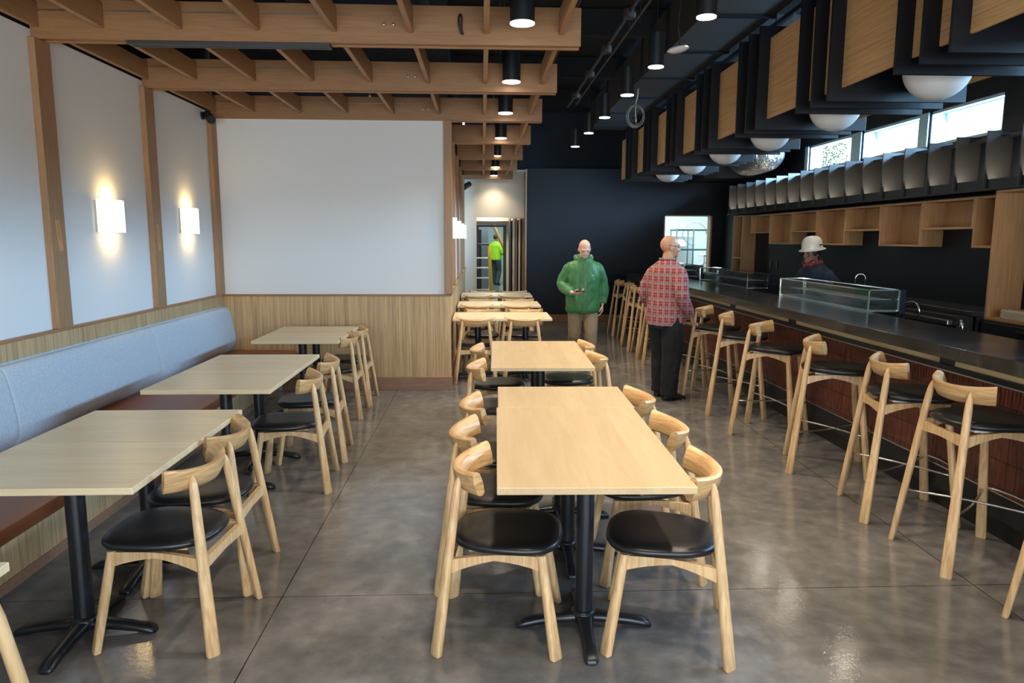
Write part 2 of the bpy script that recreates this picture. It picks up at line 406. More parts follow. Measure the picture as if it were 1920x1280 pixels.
# black far wall with serving hatch
bm = B(); box(bm, .89, 3.64, 14.34, 14.5, 0, 3.04); box(bm, 3.64, 4.62, 14.34, 14.5, 2.15, 3.04); box(bm, 3.64, 4.62, 14.34, 14.5, 0, .98); box(bm, 4.62, 5.2, 14.34, 14.5, 0, 3.04)
box(bm, .89, .98, 14.5, 15.3, 0, 3.04)
struct('wall_far_black', bm, M['blackwall'])
bm = B(); box(bm, -.36, 7.2, 15.46, 15.6, 3.04, HC); box(bm, .89, 7.2, 14.5, 15.46, 3.0, 3.04); struct('wall_far_upper', bm, M['deck'])
bm = B(); box(bm, .98, 5.0, 14.318, 14.34, 0, .15, .003); struct('baseboard_far', bm, M['cedar'])
bm = B(); box(bm, .85, .885, 14.28, 14.36, 0, 3.02, .003); struct('trim_1', bm, M['cedar_z'])
bm = B()
for a in ((3.64, 3.665), (4.585, 4.62)): box(bm, a[0], a[1], 14.325, 14.52, .98, 2.15)
box(bm, 3.64, 4.62, 14.325, 14.52, 2.128, 2.15); box(bm, 3.64, 4.62, 14.325, 14.52, .96, .98)
struct('trim_2', bm, M['cedar_z'])
# right wall with clerestory windows
wins = [(6.87, 8.03), (8.20, 9.46), (9.70, 10.99), (4.0, 5.3), (2.55, 3.85), (1.1, 2.4)]
WZ0, WZ1 = 2.70, 3.08
bm = B(); box(bm, XR, 5.2, -3.2, 14.5, 0, WZ0); box(bm, XR, 5.2, -3.2, 14.5, WZ1, HC)
edges = sorted([-3.2] + [q for w in wins for q in w] + [14.5])
for i in range(0, len(edges), 2): box(bm, XR, 5.2, edges[i], edges[i + 1], WZ0, WZ1)
struct('wall_right', bm, M['blackwall'])
bm = B(); box(bm, 4.85, XR, 1.0, 14.33, 0, 2.60); struct('wall_bar', bm, M['blackwall'])
for i, (a, b2) in enumerate(wins):
    t = B(); f = .03
    box(t, 5.015, 5.07, a, b2, WZ0, WZ0 + f); box(t, 5.015, 5.07, a, b2, WZ1 - f, WZ1); box(t, 5.015, 5.07, a, a + f, WZ0, WZ1); box(t, 5.015, 5.07, b2 - f, b2, WZ0, WZ1)
    w = struct('window_%d' % (i + 1), t, M['alu'])
    t = B(); box(t, 5.04, 5.046, a + f, b2 - f, WZ0 + f, WZ1 - f); obj('pane', t, M['caseglass'], w)
    t = B(); e_ = .008
    box(t, 5.07, 5.20, a, b2, WZ0, WZ0 + e_); box(t, 5.07, 5.20, a, b2, WZ1 - e_, WZ1); box(t, 5.07, 5.20, a, a + e_, WZ0, WZ1); box(t, 5.07, 5.20, b2 - e_, b2, WZ0, WZ1)
    obj('reveal_lining', t, M['alu'], w)
for i, (a, b2) in enumerate([(8.03, 8.20), (9.46, 9.70), (10.99, 11.10)]):
    t = B(); box(t, 4.985, 5.0, a, b2, WZ0, WZ1, .002); struct('trim_%d' % (20 + i), t, M['alu'])
# front wall behind the viewer with a shopfront window
bm = B(); box(bm, -3.0, 5.2, -3.35, -3.2, 2.9, HC); box(bm, -3.0, -2.7, -3.35, -3.2, 0, 2.9); box(bm, 4.6, 5.2, -3.35, -3.2, 0, 2.9); box(bm, -2.7, 4.6, -3.35, -3.2, 0, .12)
struct('wall_front', bm, M['white'])
t = B()
for k in range(6): xx = -2.7 + k * 1.46 - .03; box(t, xx, xx + .06, -3.31, -3.25, .12, 2.9)
box(t, -2.7, 4.6, -3.31, -3.25, 2.84, 2.9); box(t, -2.7, 4.6, -3.31, -3.25, .12, .18)
w = struct('window_7', t, M['doorblack'])
t = B(); box(t, -2.7, 4.6, -3.285, -3.279, .18, 2.84); obj('pane', t, M['caseglass'], w)

# wainscots, caps, baseboards
bm = B(); box(bm, XL, XL + .018, -3.0, 7.80, 0, 1.05); struct('trim_3', bm, M['bamboo_zy'])
bm = B(); box(bm, XL, XL + .035, -3.0, 7.80, 1.05, 1.07, .003); struct('trim_4', bm, M['cedar_y'])
bm = B(); box(bm, XL + .02, -.345, 7.80, 7.82, .15, 1.045); struct('trim_5', bm, M['bamboo_z'])
bm = B(); box(bm, XL + .02, -.335, 7.785, 7.82, 1.045, 1.065, .003); struct('trim_6', bm, M['cedar'])
bm = B(); box(bm, -2.2, -.333, 7.787, 7.82, 0, .15, .003); struct('baseboard_alcove', bm, M['baseb'])
bm = B(); box(bm, -.39, -.365, 7.95, 15.3, .15, 1.045); struct('trim_7', bm, M['bamboo_zy'])
bm = B(); box(bm, -.39, -.345, 7.86, 15.3, 1.045, 1.065, .003); struct('trim_8', bm, M['cedar_y'])
bm = B(); box(bm, -.39, -.350, 7.86, 15.3, 0, .15, .003); struct('baseboard_corridor', bm, M['baseb'])

# wall posts
def post(x0, x1, y0, y1, label):
    t = B(); box(t, x0, x1, y0, y1, 1.07, 2.9, .003)
    tag(obj('wall_post', t, M['cedar_z']), label, 'wall post', 'brown timber posts on the white walls')
post(XL, XL + .045, 4.76, 4.925, 'brown timber wall post left of the larger wall lamp, meeting the nearest ceiling beam')
post(XL, XL + .045, 6.215, 6.38, 'brown timber wall post between the two fully visible wall lamps')
post(XL, XL + .045, 7.67, 7.818, 'brown timber post in the inner corner beside the big white wall panel')
t = B(); box(t, -.405, -.318, 7.772, 7.86, 1.07, 2.9, .003); tag(obj('wall_post', t, M['cedar_z']), 'brown timber post on the outer corner right of the big white wall panel', 'wall post', 'brown timber posts on the white walls')
for i, y in enumerate((9.39, 11.0, 12.7, 14.3)):
    post(-.39, -.350, y, y + .15, ['timber post on the corridor side wall, first one past the outer corner', 'timber post on the corridor side wall, second past the outer corner',
                                   'timber post on the corridor side wall, third past the outer corner', 'timber post on the corridor side wall nearest the cream far wall'][i])

# masking tape with pen writing on two posts
def tape(y, z, lab, h=.2, tilt=.12):
    r = Matrix.Rotation(tilt, 3, 'X')
    t = B(); box(t, XL + .0455, XL + .0465, y - .024, y + .024, z - h / 2, z + h / 2, rot=r, piv=(XL, y, z))
    o = tag(obj('masking_tape', t, M['tape']), lab, 'tape')
    t = B()
    rnd = random.Random(3)
    pts = []
    zz = z + h * .38
    while zz > z - h * .15:
        a = y + rnd.uniform(-.014, .0); c = y + rnd.uniform(.004, .016)
        tube(t, [r @ (Vector((XL + .047, a, zz)) - Vector((XL, y, z))) + Vector((XL, y, z)), r @ (Vector((XL + .047, c, zz - .006)) - Vector((XL, y, z))) + Vector((XL, y, z)),
                 r @ (Vector((XL + .047, a + .004, zz - .014)) - Vector((XL, y, z))) + Vector((XL, y, z))], .0012, 5)
        zz -= .019
    obj('handwriting', t, M['ink'], o)
tape(4.845, 1.68, 'strip of orange masking tape with handwriting on the nearest wall post')
tape(6.30, 1.67, 'strip of orange masking tape with handwriting on the post between the wall lamps', .22, .08)

# ------------------------------------------------------------------ timber ceiling grid
beamsY = [3.33, 4.80, 6.28, 7.80, 9.60, 11.45, 13.25, 15.12]
dist = ['nearest', 'nearest', 'second nearest', 'third nearest', 'fourth', 'fifth', 'sixth', 'farthest']
for k, y in enumerate(beamsY):
    x0 = XL if k < 4 else -.388
    yb = .115
    g = thing('ceiling_beam', '', 'beam', (x0, y, 2.9), 0, 'brown timber ceiling beams')
    g['label'] = ['brown timber ceiling beam overhead, just above the top edge of the photo', 'brown timber ceiling beam nearest the viewer in the photo, with the slim air grille under it',
                  'second brown timber ceiling beam, crossing halfway between the grille beam and the big white panel', 'brown timber ceiling beam sitting on top of the big white wall panel',
                  'short brown ceiling beam, first beyond the corner of the white panel wall', 'short brown ceiling beam, second beyond the corner of the white panel wall',
                  'short brown ceiling beam, third beyond the corner of the white panel wall', 'farthest short brown ceiling beam, just over the cream far wall'][k]
    W = .64 - x0
    t = B(); box(t, 0, W, 0, .022, 0, .235, .002); obj('front_board', t, M['cedar'], g)
    t = B(); box(t, 0, W, yb - .022, yb, 0, .235, .002); obj('back_board', t, M['cedar'], g)
    t = B()
    if k == 1: box(t, 0, .55, .022, yb - .022, .012, .04); box(t, 1.86, W - .01, .022, yb - .022, .012, .04)
    else: box(t, 0, W - .01, .022, yb - .022, .012, .04)
    obj('soffit_board', t, M['cedar'], g)
    if k < 4:
        t = B(); box(t, .05, 2.0, -.006, 0, .165, .171); obj('light_channel', t, M['steel'], g)
        for bx in ((.35,), (2.2, 2.26)):
            t = B()
            for q in bx: ell(t, (q, -.006, .115), (.010, .008, .010), n=10, m=6)
            obj('bolt', t, M['chrome'], g, True)
# thin air diffuser set in the nearest beam
g = thing('air_diffuser', 'long slim dark grey linear air grille set under the nearest timber beam', 'air grille', (-2.24, 4.812, 2.880))
t = B(); box(t, 0, 1.27, 0, .012, 0, .018); box(t, 0, 1.27, .077, .090, 0, .018); box(t, 0, .03, .01, .075, 0, .014); box(t, 1.24, 1.27, .01, .075, 0, .014); obj('frame', t, mat('grille_grey', (.05, .05, .05), .5, .2), g)
t = B(); box(t, .03, 1.24, .026, .036, .002, .012); box(t, .03, 1.24, .050, .060, .002, .012); obj('vane', t, mat('grille_vane', (.07, .07, .07), .5, .2), g)
t = B(); box(t, .0, 1.27, .0, .09, .018, .02); obj('backing', t, M['plastic'], g)
# joists between beams
jx = [-2.795 + .017] + [-2.38 + .482 * k for k in range(7)]
rown = ['over the near tables', 'between the first two beams', 'in the last bay before the big white panel', 'in the first bay past the panel corner', 'in the second bay past the panel corner', 'in the third bay past the panel corner', 'in the farthest bay']
ordn = ['against the left wall', 'second from the left wall', 'third from the left wall', 'fourth from the left wall', 'fifth from the left wall', 'sixth from the left wall', 'next to last before the beam tips', 'closest to the beam tips']
for r_i in range(7):
    ya, yb = beamsY[r_i] + .117, beamsY[r_i + 1] - .002
    me = None
    for c_i, x in enumerate(jx):
        if r_i >= 3 and x < -.36: continue
        if me is None:
            t = B(); box(t, -.017, .017, 0, yb - ya, 0, .145, .002); o = obj('ceiling_slat', t, M['cedar_y']); me = o.data
        else:
            o = link(bpy.data.objects.new('ceiling_slat', me))
        o.location = (x, ya, 2.965)
        nm = ordn[c_i]
        if r_i >= 3 and c_i == 6: nm = 'on the left, above the corridor tables'
        if r_i >= 3 and c_i == 5: nm = 'close to the corridor side wall'
        tag(o, 'ceiling slat %s, %s' % (rown[r_i], nm), 'ceiling slat', 'thin brown slats of the ceiling grid')
# electrical whip on nearest beam
t = B(); tube(t, [(-.13, 4.785, 2.96), (-.145, 4.775, 3.02), (-.14, 4.78, 3.075), (-.125, 4.775, 3.06), (-.128, 4.78, 2.99), (-.118, 4.78, 2.955)], .006, 8, smooth=4)
tag(obj('wire_pigtail', t, M['plastic'], smooth=True), 'short black wire loop dangling on the face of the nearest timber beam', 'wire')
t = B(); lathe(t, (-.95, 6.33, 2.862), [(.003, .038), (.003, .01), (.012, .008), (.012, 0)], 10)
tag(obj('sprinkler_head', t, M['chrome']), 'tiny chrome sprinkler head under the second timber beam', 'sprinkler')

# ------------------------------------------------------------------ lamps
def light(name, kind, loc, power, col, rot=(0, 0, 0), size=.1, size_y=None, angle=2.0, blend=.5, radius=.05):
    l = bpy.data.lights.new(name, kind); l.energy = power; l.color = col
    if kind == 'AREA':
        l.size = size
        if size_y: l.shape = 'RECTANGLE'; l.size_y = size_y
    if kind == 'SPOT': l.spot_size = angle; l.spot_blend = blend; l.shadow_soft_size = radius
    if kind == 'POINT': l.shadow_soft_size = radius
    o = bpy.data.objects.new(name, l); COL.objects.link(o); o.location = loc; o.rotation_euler = rot
    return o
WARM = (1.0, .83, .62)
DL_W, PD_W = 105, 95
def cyl_lamp(kind, x, y, z, r, h, top, label, group, rods=False):
    g = thing(kind, label, 'lamp', (x, y, z), 0, group)
    t = B(); lathe(t, (0, 0, 0), [(r, 0), (r, h), (r * .9, h + .006), (.012, h + .008), (.012, h + .02)], 28); 
    obj('housing', t, M['lampbody'], g, True, 30)
    t = B(); lathe(t, (0, 0, 0), [(r * .99, -.002), (r * .99, -.006), (.001, -.007)], 28); obj('lens', t, M['lens'], g)
    t = B()
    if rods:
        for s in (-1, 1): tube(t, [(s * r * .8, 0, h), (s * r * .8, 0, top - z)], .004, 6)
        obj('hanging_rod', t, M['steel'], g)
    else:
        tube(t, [(0, 0, h + .015), (0, 0, top - z)], .0035, 6); obj('cord', t, M['plastic'], g)
    return g
dlY = [1.5, 3.0, 4.51, 6.13, 7.62, 9.48, 11.5, 13.25, 15.0]
dn = ['unseen above the viewer', 'unseen above the near table', 'the largest, overlapping the nearest timber beam', 'in front of the second timber beam', 'in front of the beam over the white panel',
      'first past the panel corner', 'second past the panel corner', 'third past the panel corner', 'farthest, just over the cream wall']
for y, d in zip(dlY, dn):
    cyl_lamp('cylinder_downlight', .245, y, 2.955, .075, .30, HC, 'black cylinder downlight, ' + d, 'black cylinder downlights in the timber grid', True)
    light('downlight_lamp', 'SPOT', (.245, y, 2.93), DL_W * (.5 if y > 14 else 1), WARM, angle=R(120), blend=1.0, radius=.07)
pdY = [1.9, 3.1, 4.33, 5.55, 6.62, 7.82, 8.96, 10.25]
pn = ['out of view behind the viewer', 'out of view above', 'nearest and topmost in the photo', 'second nearest, left of the white disc', 'third nearest, left of the coiled wire', 'fourth in the row', 'fifth in the row', 'farthest and lowest in the photo']
for y, d in zip(pdY, pn):
    cyl_lamp('cylinder_pendant', 1.31, y, 2.955, .058, .235, 3.62, 'black cylinder pendant lamp over the aisle, ' + d, 'black cylinder pendants along the conduit')
    light('pendant_lamp', 'SPOT', (1.31, y, 2.93), PD_W, WARM, angle=R(110), blend=1.0, radius=.055)
# conduit above pendants
g = thing('electrical_conduit', 'dark conduit pipe with round junction boxes feeding the aisle pendants', 'conduit', (1.31, 0, 3.66))
t = B(); tube(t, [(0, -3.0, 0), (0, 11.2, 0)], .018, 8); obj('pipe', t, M['duct'], g, True)
for y in pdY[2:]:
    t = B(); lathe(t, (0, y, -.05), [(.055, 0), (.06, .02), (.06, .07), (.05, .08)], 16); obj('junction_box', t, M['duct'], g, True, 40)
t = B(); tube(t, [(.12, -3, .02), (.14, 3.5, .02), (.09, 4.6, -.02), (.13, 5.6, .03), (.1, 6.8, -.01), (.12, 8, .02), (.1, 9.2, .0), (.1, 11, 0)], .012, 8, smooth=5); obj('loose_cable', t, M['duct'], g, True)
# ducts and deck ribs
def duct():
    g = thing('rectangular_air_duct', 'long dark grey rectangular air duct running overhead beside the bar', 'air duct', (1.95, 0, 3.62))
    t = B(); box(t, 0, .62, -3.1, 13.2, 0, .45); obj('duct_body', t, M['duct'], g)
    y = .4
    while y < 13:
        t = B(); box(t, -.02, .64, y, y + .035, -.02, .47); obj('joint_flange', t, M['blackfin'], g); y += 1.22
    return g
duct()
for i, y in enumerate([2.0, 4.2, 6.4, 8.6, 10.8, 13.0]):
    t = B(); box(t, -2.8, 4.98, y, y + .12, 4.0, 4.29); 
    tag(obj('roof_joist', t, M['deck']), 'dark painted roof joist crossing under the ceiling deck, ' + ['almost overhead', 'above the nearest timber beam', 'above the second timber beam', 'above the first short beam', 'above the corridor middle', 'near the far black wall'][i], 'joist', 'dark roof joists')
for i, (a, z, rr) in enumerate([(-1.6, 3.75, .11), (-.55, 3.85, .06), (.85, 3.8, .045)]):
    t = B(); tube(t, [(a, -3, z), (a, 14.3 if a > 0 else 7.8, z)], rr, 14)
    tag(obj('ceiling_pipe', t, M['deck'], smooth=True), ['thick dark pipe above the slats over the banquette', 'thin dark pipe above the slats near the middle', 'thin dark pipe running above the beam tips'][i], 'pipe')
for i, y in enumerate((3.6, 5.1, 6.9, 8.3)):
    t = B(); box(t, 2.65, 4.9, y, y + .4, 3.75, 4.05)
    tag(obj('branch_duct', t, M['duct']), 'dark branch duct above the black baffles, ' + ['nearest the viewer', 'second nearest', 'third nearest', 'farthest'][i], 'air duct')
# conduit hung coil and white disc
g = thing('coiled_wire', 'loose coil of silver and black wire hanging above the aisle', 'wire', (1.268, 6.0, 2.67))
t = B()
for k in range(7):
    rr = .082 + random.uniform(-.008, .008); off = Vector((random.uniform(-.008, .008), random.uniform(-.012, .012), random.uniform(-.008, .008)))
    ax = random.uniform(-.25, .25)
    tube(t, [off + Vector((rr * .82 * math.cos(a), math.sin(ax) * rr * math.sin(a), rr * math.sin(a))) for a in [2 * PI * q / 24 for q in range(25)]], .0042, 6)
obj('coil', t, mat('coil_sheath', (.10, .10, .10), .3, .6), g, True)
t = B(); tube(t, [(0, 0, -.06), (-.01, 0, .08), (.005, 0, .15), (.008, 0, .22)], .005, 6, smooth=4); obj('bright_lead', t, M['steel'], g, True)
t = B(); tube(t, [(.008, 0, .22), (.008, 0, 1.6)], .003, 6); obj('hanging_lead', t, M['plastic'], g)
g = thing('hanging_disc', 'white round ceiling device hanging tilted on its cable above the aisle', 'ceiling device', (1.115, 4.2, 2.735))
rt = Matrix.Rotation(R(-8), 3, 'Y')
t = B(); lathe(t, (0, 0, 0), [(.01, -.012), (.045, -.01), (.063, 0), (.055, .010), (.02, .016)], 24); bmesh.ops.rotate(t, verts=t.verts, matrix=rt, cent=(0, 0, 0)); obj('disc', t, M['globe'], g, True, 50)
t = B(); tube(t, [(0, 0, .01), (.01, 0, .05), (-.004, 0, .12), (.01, 0, .3), (.0, 0, 1.55)], .003, 6); obj('cable', t, M['plastic'], g)

# sconces
def sconce(loc, rz, label, w=.39, grp='square glowing wall lamps'):
    g = thing('wall_sconce', label, 'wall lamp', loc, rz, grp)
    t = B(); box(t, 0, .026, -w / 2 + .01, w / 2 - .01, -.112, .112); obj('wall_bracket', t, M['sconce_frame'], g)
    t = B()
    # bowed translucent shade
    nn = 10; rr = []
    for i in range(nn + 1):
        s = -1 + 2 * i / nn; y = s * w / 2; x = .028 + .066 * (1 - s * s)
        rr.append([Vector((x - .006, y, -.12)), Vector((x, y, -.12)), Vector((x, y, .12)), Vector((x - .006, y, .12))])
    rings(t, rr); obj('shade', t, M['sconce'], g)
    c, s = math.cos(rz), math.sin(rz)
    for sgn in (1, -1):
        o = light('sconce_lamp', 'AREA', (loc[0] + .045 * c, loc[1] + .045 * s, loc[2] + sgn * .105), 2.0, (1, .68, .26), rot=(0 if sgn < 0 else PI, 0, 0), size=.10, size_y=.10)
    return g
sconce((XL, 3.90, 1.825), 0, 'glowing square wall lamp cut off by the left edge of the photo')
sconce((XL, 5.57, 1.825), 0, 'glowing square wall lamp between the two nearer timber posts')
sconce((XL, 7.025, 1.825), 0, 'glowing square wall lamp next to the inner corner, the smaller on the left wall')
for i, y in enumerate((8.55, 10.2, 11.85, 13.5)):
    sconce((-.39, y, 1.79), 0, 'glowing wall lamp on the corridor side wall, ' + ['nearest of four', 'second of four', 'third of four', 'farthest of four'][i], .36)
# cameras
def camera_dev(loc, rz, label, s=1.0):
    g = thing('security_camera', label, 'camera', loc, rz)
    t = B(); tube(t, [(0, 0, 0), (.02 * s, 0, 0)], .038 * s, 16); obj('mount', t, M['plastic'], g, True, 40)
    t = B(); tube(t, [(.02 * s, 0, 0), (.06 * s, -.02 * s, -.01 * s)], .014 * s, 10); obj('arm', t, M['plastic'], g, True)
    t = B(); tube(t, [(.045 * s, .02 * s, .012 * s), (.13 * s, -.10 * s, -.055 * s)], .042 * s, 16); obj('camera_body', t, M['plastic'], g, True, 40)
    return g
camera_dev((XL + .0, 7.55, 2.885), 0, 'black bullet camera high in the inner corner of the left wall')
camera_dev((-.30, 15.27, 2.78), R(-75), 'black bullet camera high on the cream far wall', 1.3)

# ------------------------------------------------------------------ banquette
g = thing('banquette', 'long banquette with pale blue-grey back and brown leather seat along the left wall', 'bench', (XL + .018, -.9, 0))
YB = 7.8 + .9
t = B(); box(t, .002, .545, 0, YB - .002, .04, .37); obj('plinth', t, M['bamboo_zy'], g)
t = B(); box(t, .002, .555, 0, YB - .002, 0, .055, .002); obj('base_trim', t, M['baseb'], g)
segs = [0, 1.33, 3.17, 5.02, 6.87, YB - .004]
prof = [(.002, .46), (.002, .90), (.012, .925), (.035, .932), (.062, .915), (.085, .86), (.105, .76), (.122, .66), (.128, .58), (.122, .52), (.07, .455)]
def resample(p, n):
    out = []; m = len(p)
    for i in range(m):
        a, b2, c, d = Vector(p[i - 1]), Vector(p[i]), Vector(p[(i + 1) % m]), Vector(p[(i + 2) % m])
        for k in range(n):
            q = k / n
            out.append(.5 * ((2 * b2) + (c - a) * q + (2 * a - 5 * b2 + 4 * c - d) * q * q + (3 * b2 - a - 3 * c + d) * q ** 3))
    return out
pp = resample(prof, 3)
pp = [Vector((max(p.x, .001), p.y)) for p in pp]
for a, b2 in zip(segs[:-1], segs[1:]):
    t = B(); cc = Vector((.03, .68)); rr = []
    for yy, s in [(a + .001, .93), (a + .006, .965), (a + .016, .99), (a + .04, 1), (b2 - .04, 1), (b2 - .016, .99), (b2 - .006, .965), (b2 - .001, .93)]:
        rr.append([Vector((max(.001, cc.x + (p.x - cc.x) * s), yy, cc.y + (p.y - cc.y) * (1 - (1 - s) * .45))) for p in pp])
    rings(t, rr); obj('backrest', t, M['fabric'], g, True, 60)
t = B()
sp = [(.002, .37), (.76, .37), (.785, .385), (.79, .42), (.78, .448), (.75, .458), (.4, .462), (.002, .458)]
rings(t, [[Vector((p[0], 0.0, p[1])) for p in sp], [Vector((p[0], YB - .05, p[1])) for p in sp], [Vector((p[0] * .985, YB - .004, .41 + (p[1] - .41) * .8)) for p in sp]])
obj('seat', t, M['leather'], g, True, 35)

# ------------------------------------------------------------------ tables
def make_table(name, w, d, m, label, seam=None):
    g = thing(name, label, 'table')
    t = B(); box(t, -w / 2, w / 2, -d / 2, d / 2, .722, .75, .003, seg=2); obj('tabletop', t, m, g)
    base_y = [0] if seam is None else seam
    for y in base_y:
        t = B(); tube(t, [(0, y, .045), (0, y, .715)], .038, 24); obj('pedestal', t, M['iron'], g, True, 40)
        t = B(); box(t, -.12, .12, y - .12, y + .12, .712, .722); obj('mounting_plate', t, M['iron'], g)
        t = B()
        for k in range(4):
            a = k * PI / 2; dx, dy = math.cos(a), math.sin(a); px, py = -dy, dx
            rr = []
            for s, hw, zt, zb in [(0, .036, .075, .03), (.05, .036, .072, .03), (.12, .028, .062, .022), (.20, .026, .05, .012), (.255, .029, .040, .004), (.285, .027, .026, .002), (.295, .018, .014, .002)]:
                c = Vector((dx * s, dy * s + y, (zt + zb) / 2))
                rr.append(sring(c, Vector((px, py, 0)) * hw, Vector((0, 0, (zt - zb) / 2)), 12, 3.2))
            rings(t, rr)
        lathe(t, (0, y, 0), [(.05, .03), (.055, .05), (.052, .075), (.04, .085)], 24)
        obj('cross_base', t, M['iron'], g, True, 50)
    return g
def place(proto, used, loc, rz, label):
    if not used[0]:
        used[0] = True; proto.location = loc; proto.rotation_euler = (0, 0, rz); proto['label'] = label; return proto
    return dup(proto, loc, rz, label)
GT = 'pale wood tables in the dining room'
tb = make_table('dining_table', .78, .612, M['maple_x'], ''); tb['group'] = GT; ub = [False]
side = [(2.90, 'nearest whole pale table on the left by the banquette, front half of the pair'), (3.515, 'pale table on the left, rear half of the nearest banquette pair'),
        (4.665, 'pale table in the middle banquette pair, front half'), (5.34, 'pale table in the middle banquette pair, rear half'),
        (6.70, 'pale table in the farthest banquette pair, front half'), (7.24, 'pale table in the farthest banquette pair, against the wainscot')]
for y, lb in side:
    d = 1 if y < 4 else (1.10 if y < 6 else .90)
    o = place(tb, ub, (-1.69, y, 0), 0, lb)
    if d != 1: o.scale = (1, d, 1)
dup(tb, (-1.745, 1.68, 0), 0, 'pale table whose corner peeks in at the lower left edge of the photo')
t48 = make_table('dining_table', .755, 1.285, M['maple_y'], 'large pale table in the centre foreground, two pedestals underneath', [-.30, .42]); t48['group'] = GT
t48.location = (.442, 3.182, 0); t48.rotation_euler = (0, 0, R(-1.1))
t24 = make_table('dining_table', .755, .55, M['maple_y'], 'small pale table joined to the far end of the large centre table'); t24['group'] = GT
t24.location = (.468, 4.102, 0); t24.rotation_euler = (0, 0, R(-1.1))
t48b = dup(t48, (.452, 5.72, 0), R(-1.2), 'pale table in the centre row behind the foreground table, in front of the corridor tables')
t48b.scale = (1.0, 1.05, 1)
tf = make_table('dining_table', 1.16, .74, M['maple_x'], '', [0]); tf['group'] = GT
# far tables have two pedestals left and right
for ch in list(tf.children):
    if ch.name.startswith(('pedestal', 'cross_base', 'mounting')):
        c = ch.copy(); COL.objects.link(c); c.parent = tf; c.location = (.29, 0, 0); ch.location = (-.29, 0, 0)
uf = [False]
for y, lb in [(8.585, 'nearest of the three wide tables along the corridor wall'), (10.18, 'middle of the three wide tables along the corridor wall'), (11.90, 'farthest of the three wide tables along the corridor wall')]:
    place(tf, uf, (.235, y, 0), 0, lb)

# ------------------------------------------------------------------ chairs and stools
def arc_slab(t, R0, cy, z0, H, phi_t, phi_b, rise, lean, th=.024, n=18):
    rr = []
    for i in range(n + 1):
        s = -1 + 2 * i / n
        at, ab = phi_t * s, phi_b * s
        def P(a, r, z): return Vector((r * math.sin(a), cy - r * math.cos(a), z))
        zt = z0 + H / 2 + rise * s * s; zb = z0 - H / 2 + rise * .4 * s * s
        Rt, Rb = R0 + lean, R0 - lean * .2
        hh = th / 2
        pts = []
        for (w, h) in [(-hh, .10), (-hh, .5), (-hh, .9), (-hh * .45, 1.0), (hh * .55, 1.0), (hh, .92), (hh, .5), (hh, .08), (hh * .5, 0), (-hh * .5, 0)]:
            a = ab + (at - ab) * h; r = Rb + (Rt - Rb) * h + w * (1 + .5 * math.sin(PI * h)); z = zb + (zt - zb) * h
            pts.append(P(a, r, z))
        rr.append(pts)
    # rounded ends
    rings(t, rr)

def leg(t, a, b2, secs, ang):
    """secs: (s, hx, hy, power)"""
    a, b2 = Vector(a), Vector(b2); rr = []
    tg = Vector((-ang[1], ang[0], 0)); rd = Vector((ang[0], ang[1], 0))
    for s, hw, ht, p in secs:
        rr.append(sring(a.lerp(b2, s), tg * hw, rd * ht, 16, p))
    rings(t, rr)

def seat_mesh(t, z, zb, w1, w2, y0, y1):
    rr = []
    def outline(sc, zz):
        out = []; n = 36
        for i in range(n):
            a = 2 * PI * i / n; ca, sa = math.cos(a), math.sin(a)
            x = math.copysign(abs(ca) ** .72, ca); y = math.copysign(abs(sa) ** .72, sa)
            f = (y + 1) / 2; w = w1 * (1 - f) + w2 * f
            out.append(Vector((x * w * sc, ((y0 + y1) / 2 + y * (y1 - y0) / 2 * sc), zz)))
        return out
    h = z - zb
    for sc, q in [(.88, zb), (.97, zb + h * .12), (1.0, zb + h * .4), (.99, zb + h * .62), (.95, zb + h * .84), (.85, zb + h * .96), (.6, z), (.3, z - h * .06), (.05, z - h * .08)]:
        rr.append(outline(sc, q))
    rings(t, rr)

def rail(t, a, b2, h1, hm, w=.011, sag=.0, n=8, drop=0.0):
    a, b2 = Vector(a), Vector(b2); d = (b2 - a).normalized(); u = Vector((-d.y, d.x, 0)).normalized()
    rr = []
    for i in range(n + 1):
        s = i / n; p = a.lerp(b2, s); k = .5 * (1 - (2 * s - 1) ** 2) + .5 * (1 - abs(2 * s - 1))
        h = h1 + (hm - h1) * k; p = p + Vector((0, 0, sag * k))
        rr.append([p + u * w + Vector((0, 0, -h)), p - u * w + Vector((0, 0, -h)), p - u * w, p + u * w])
    rings(t, rr)

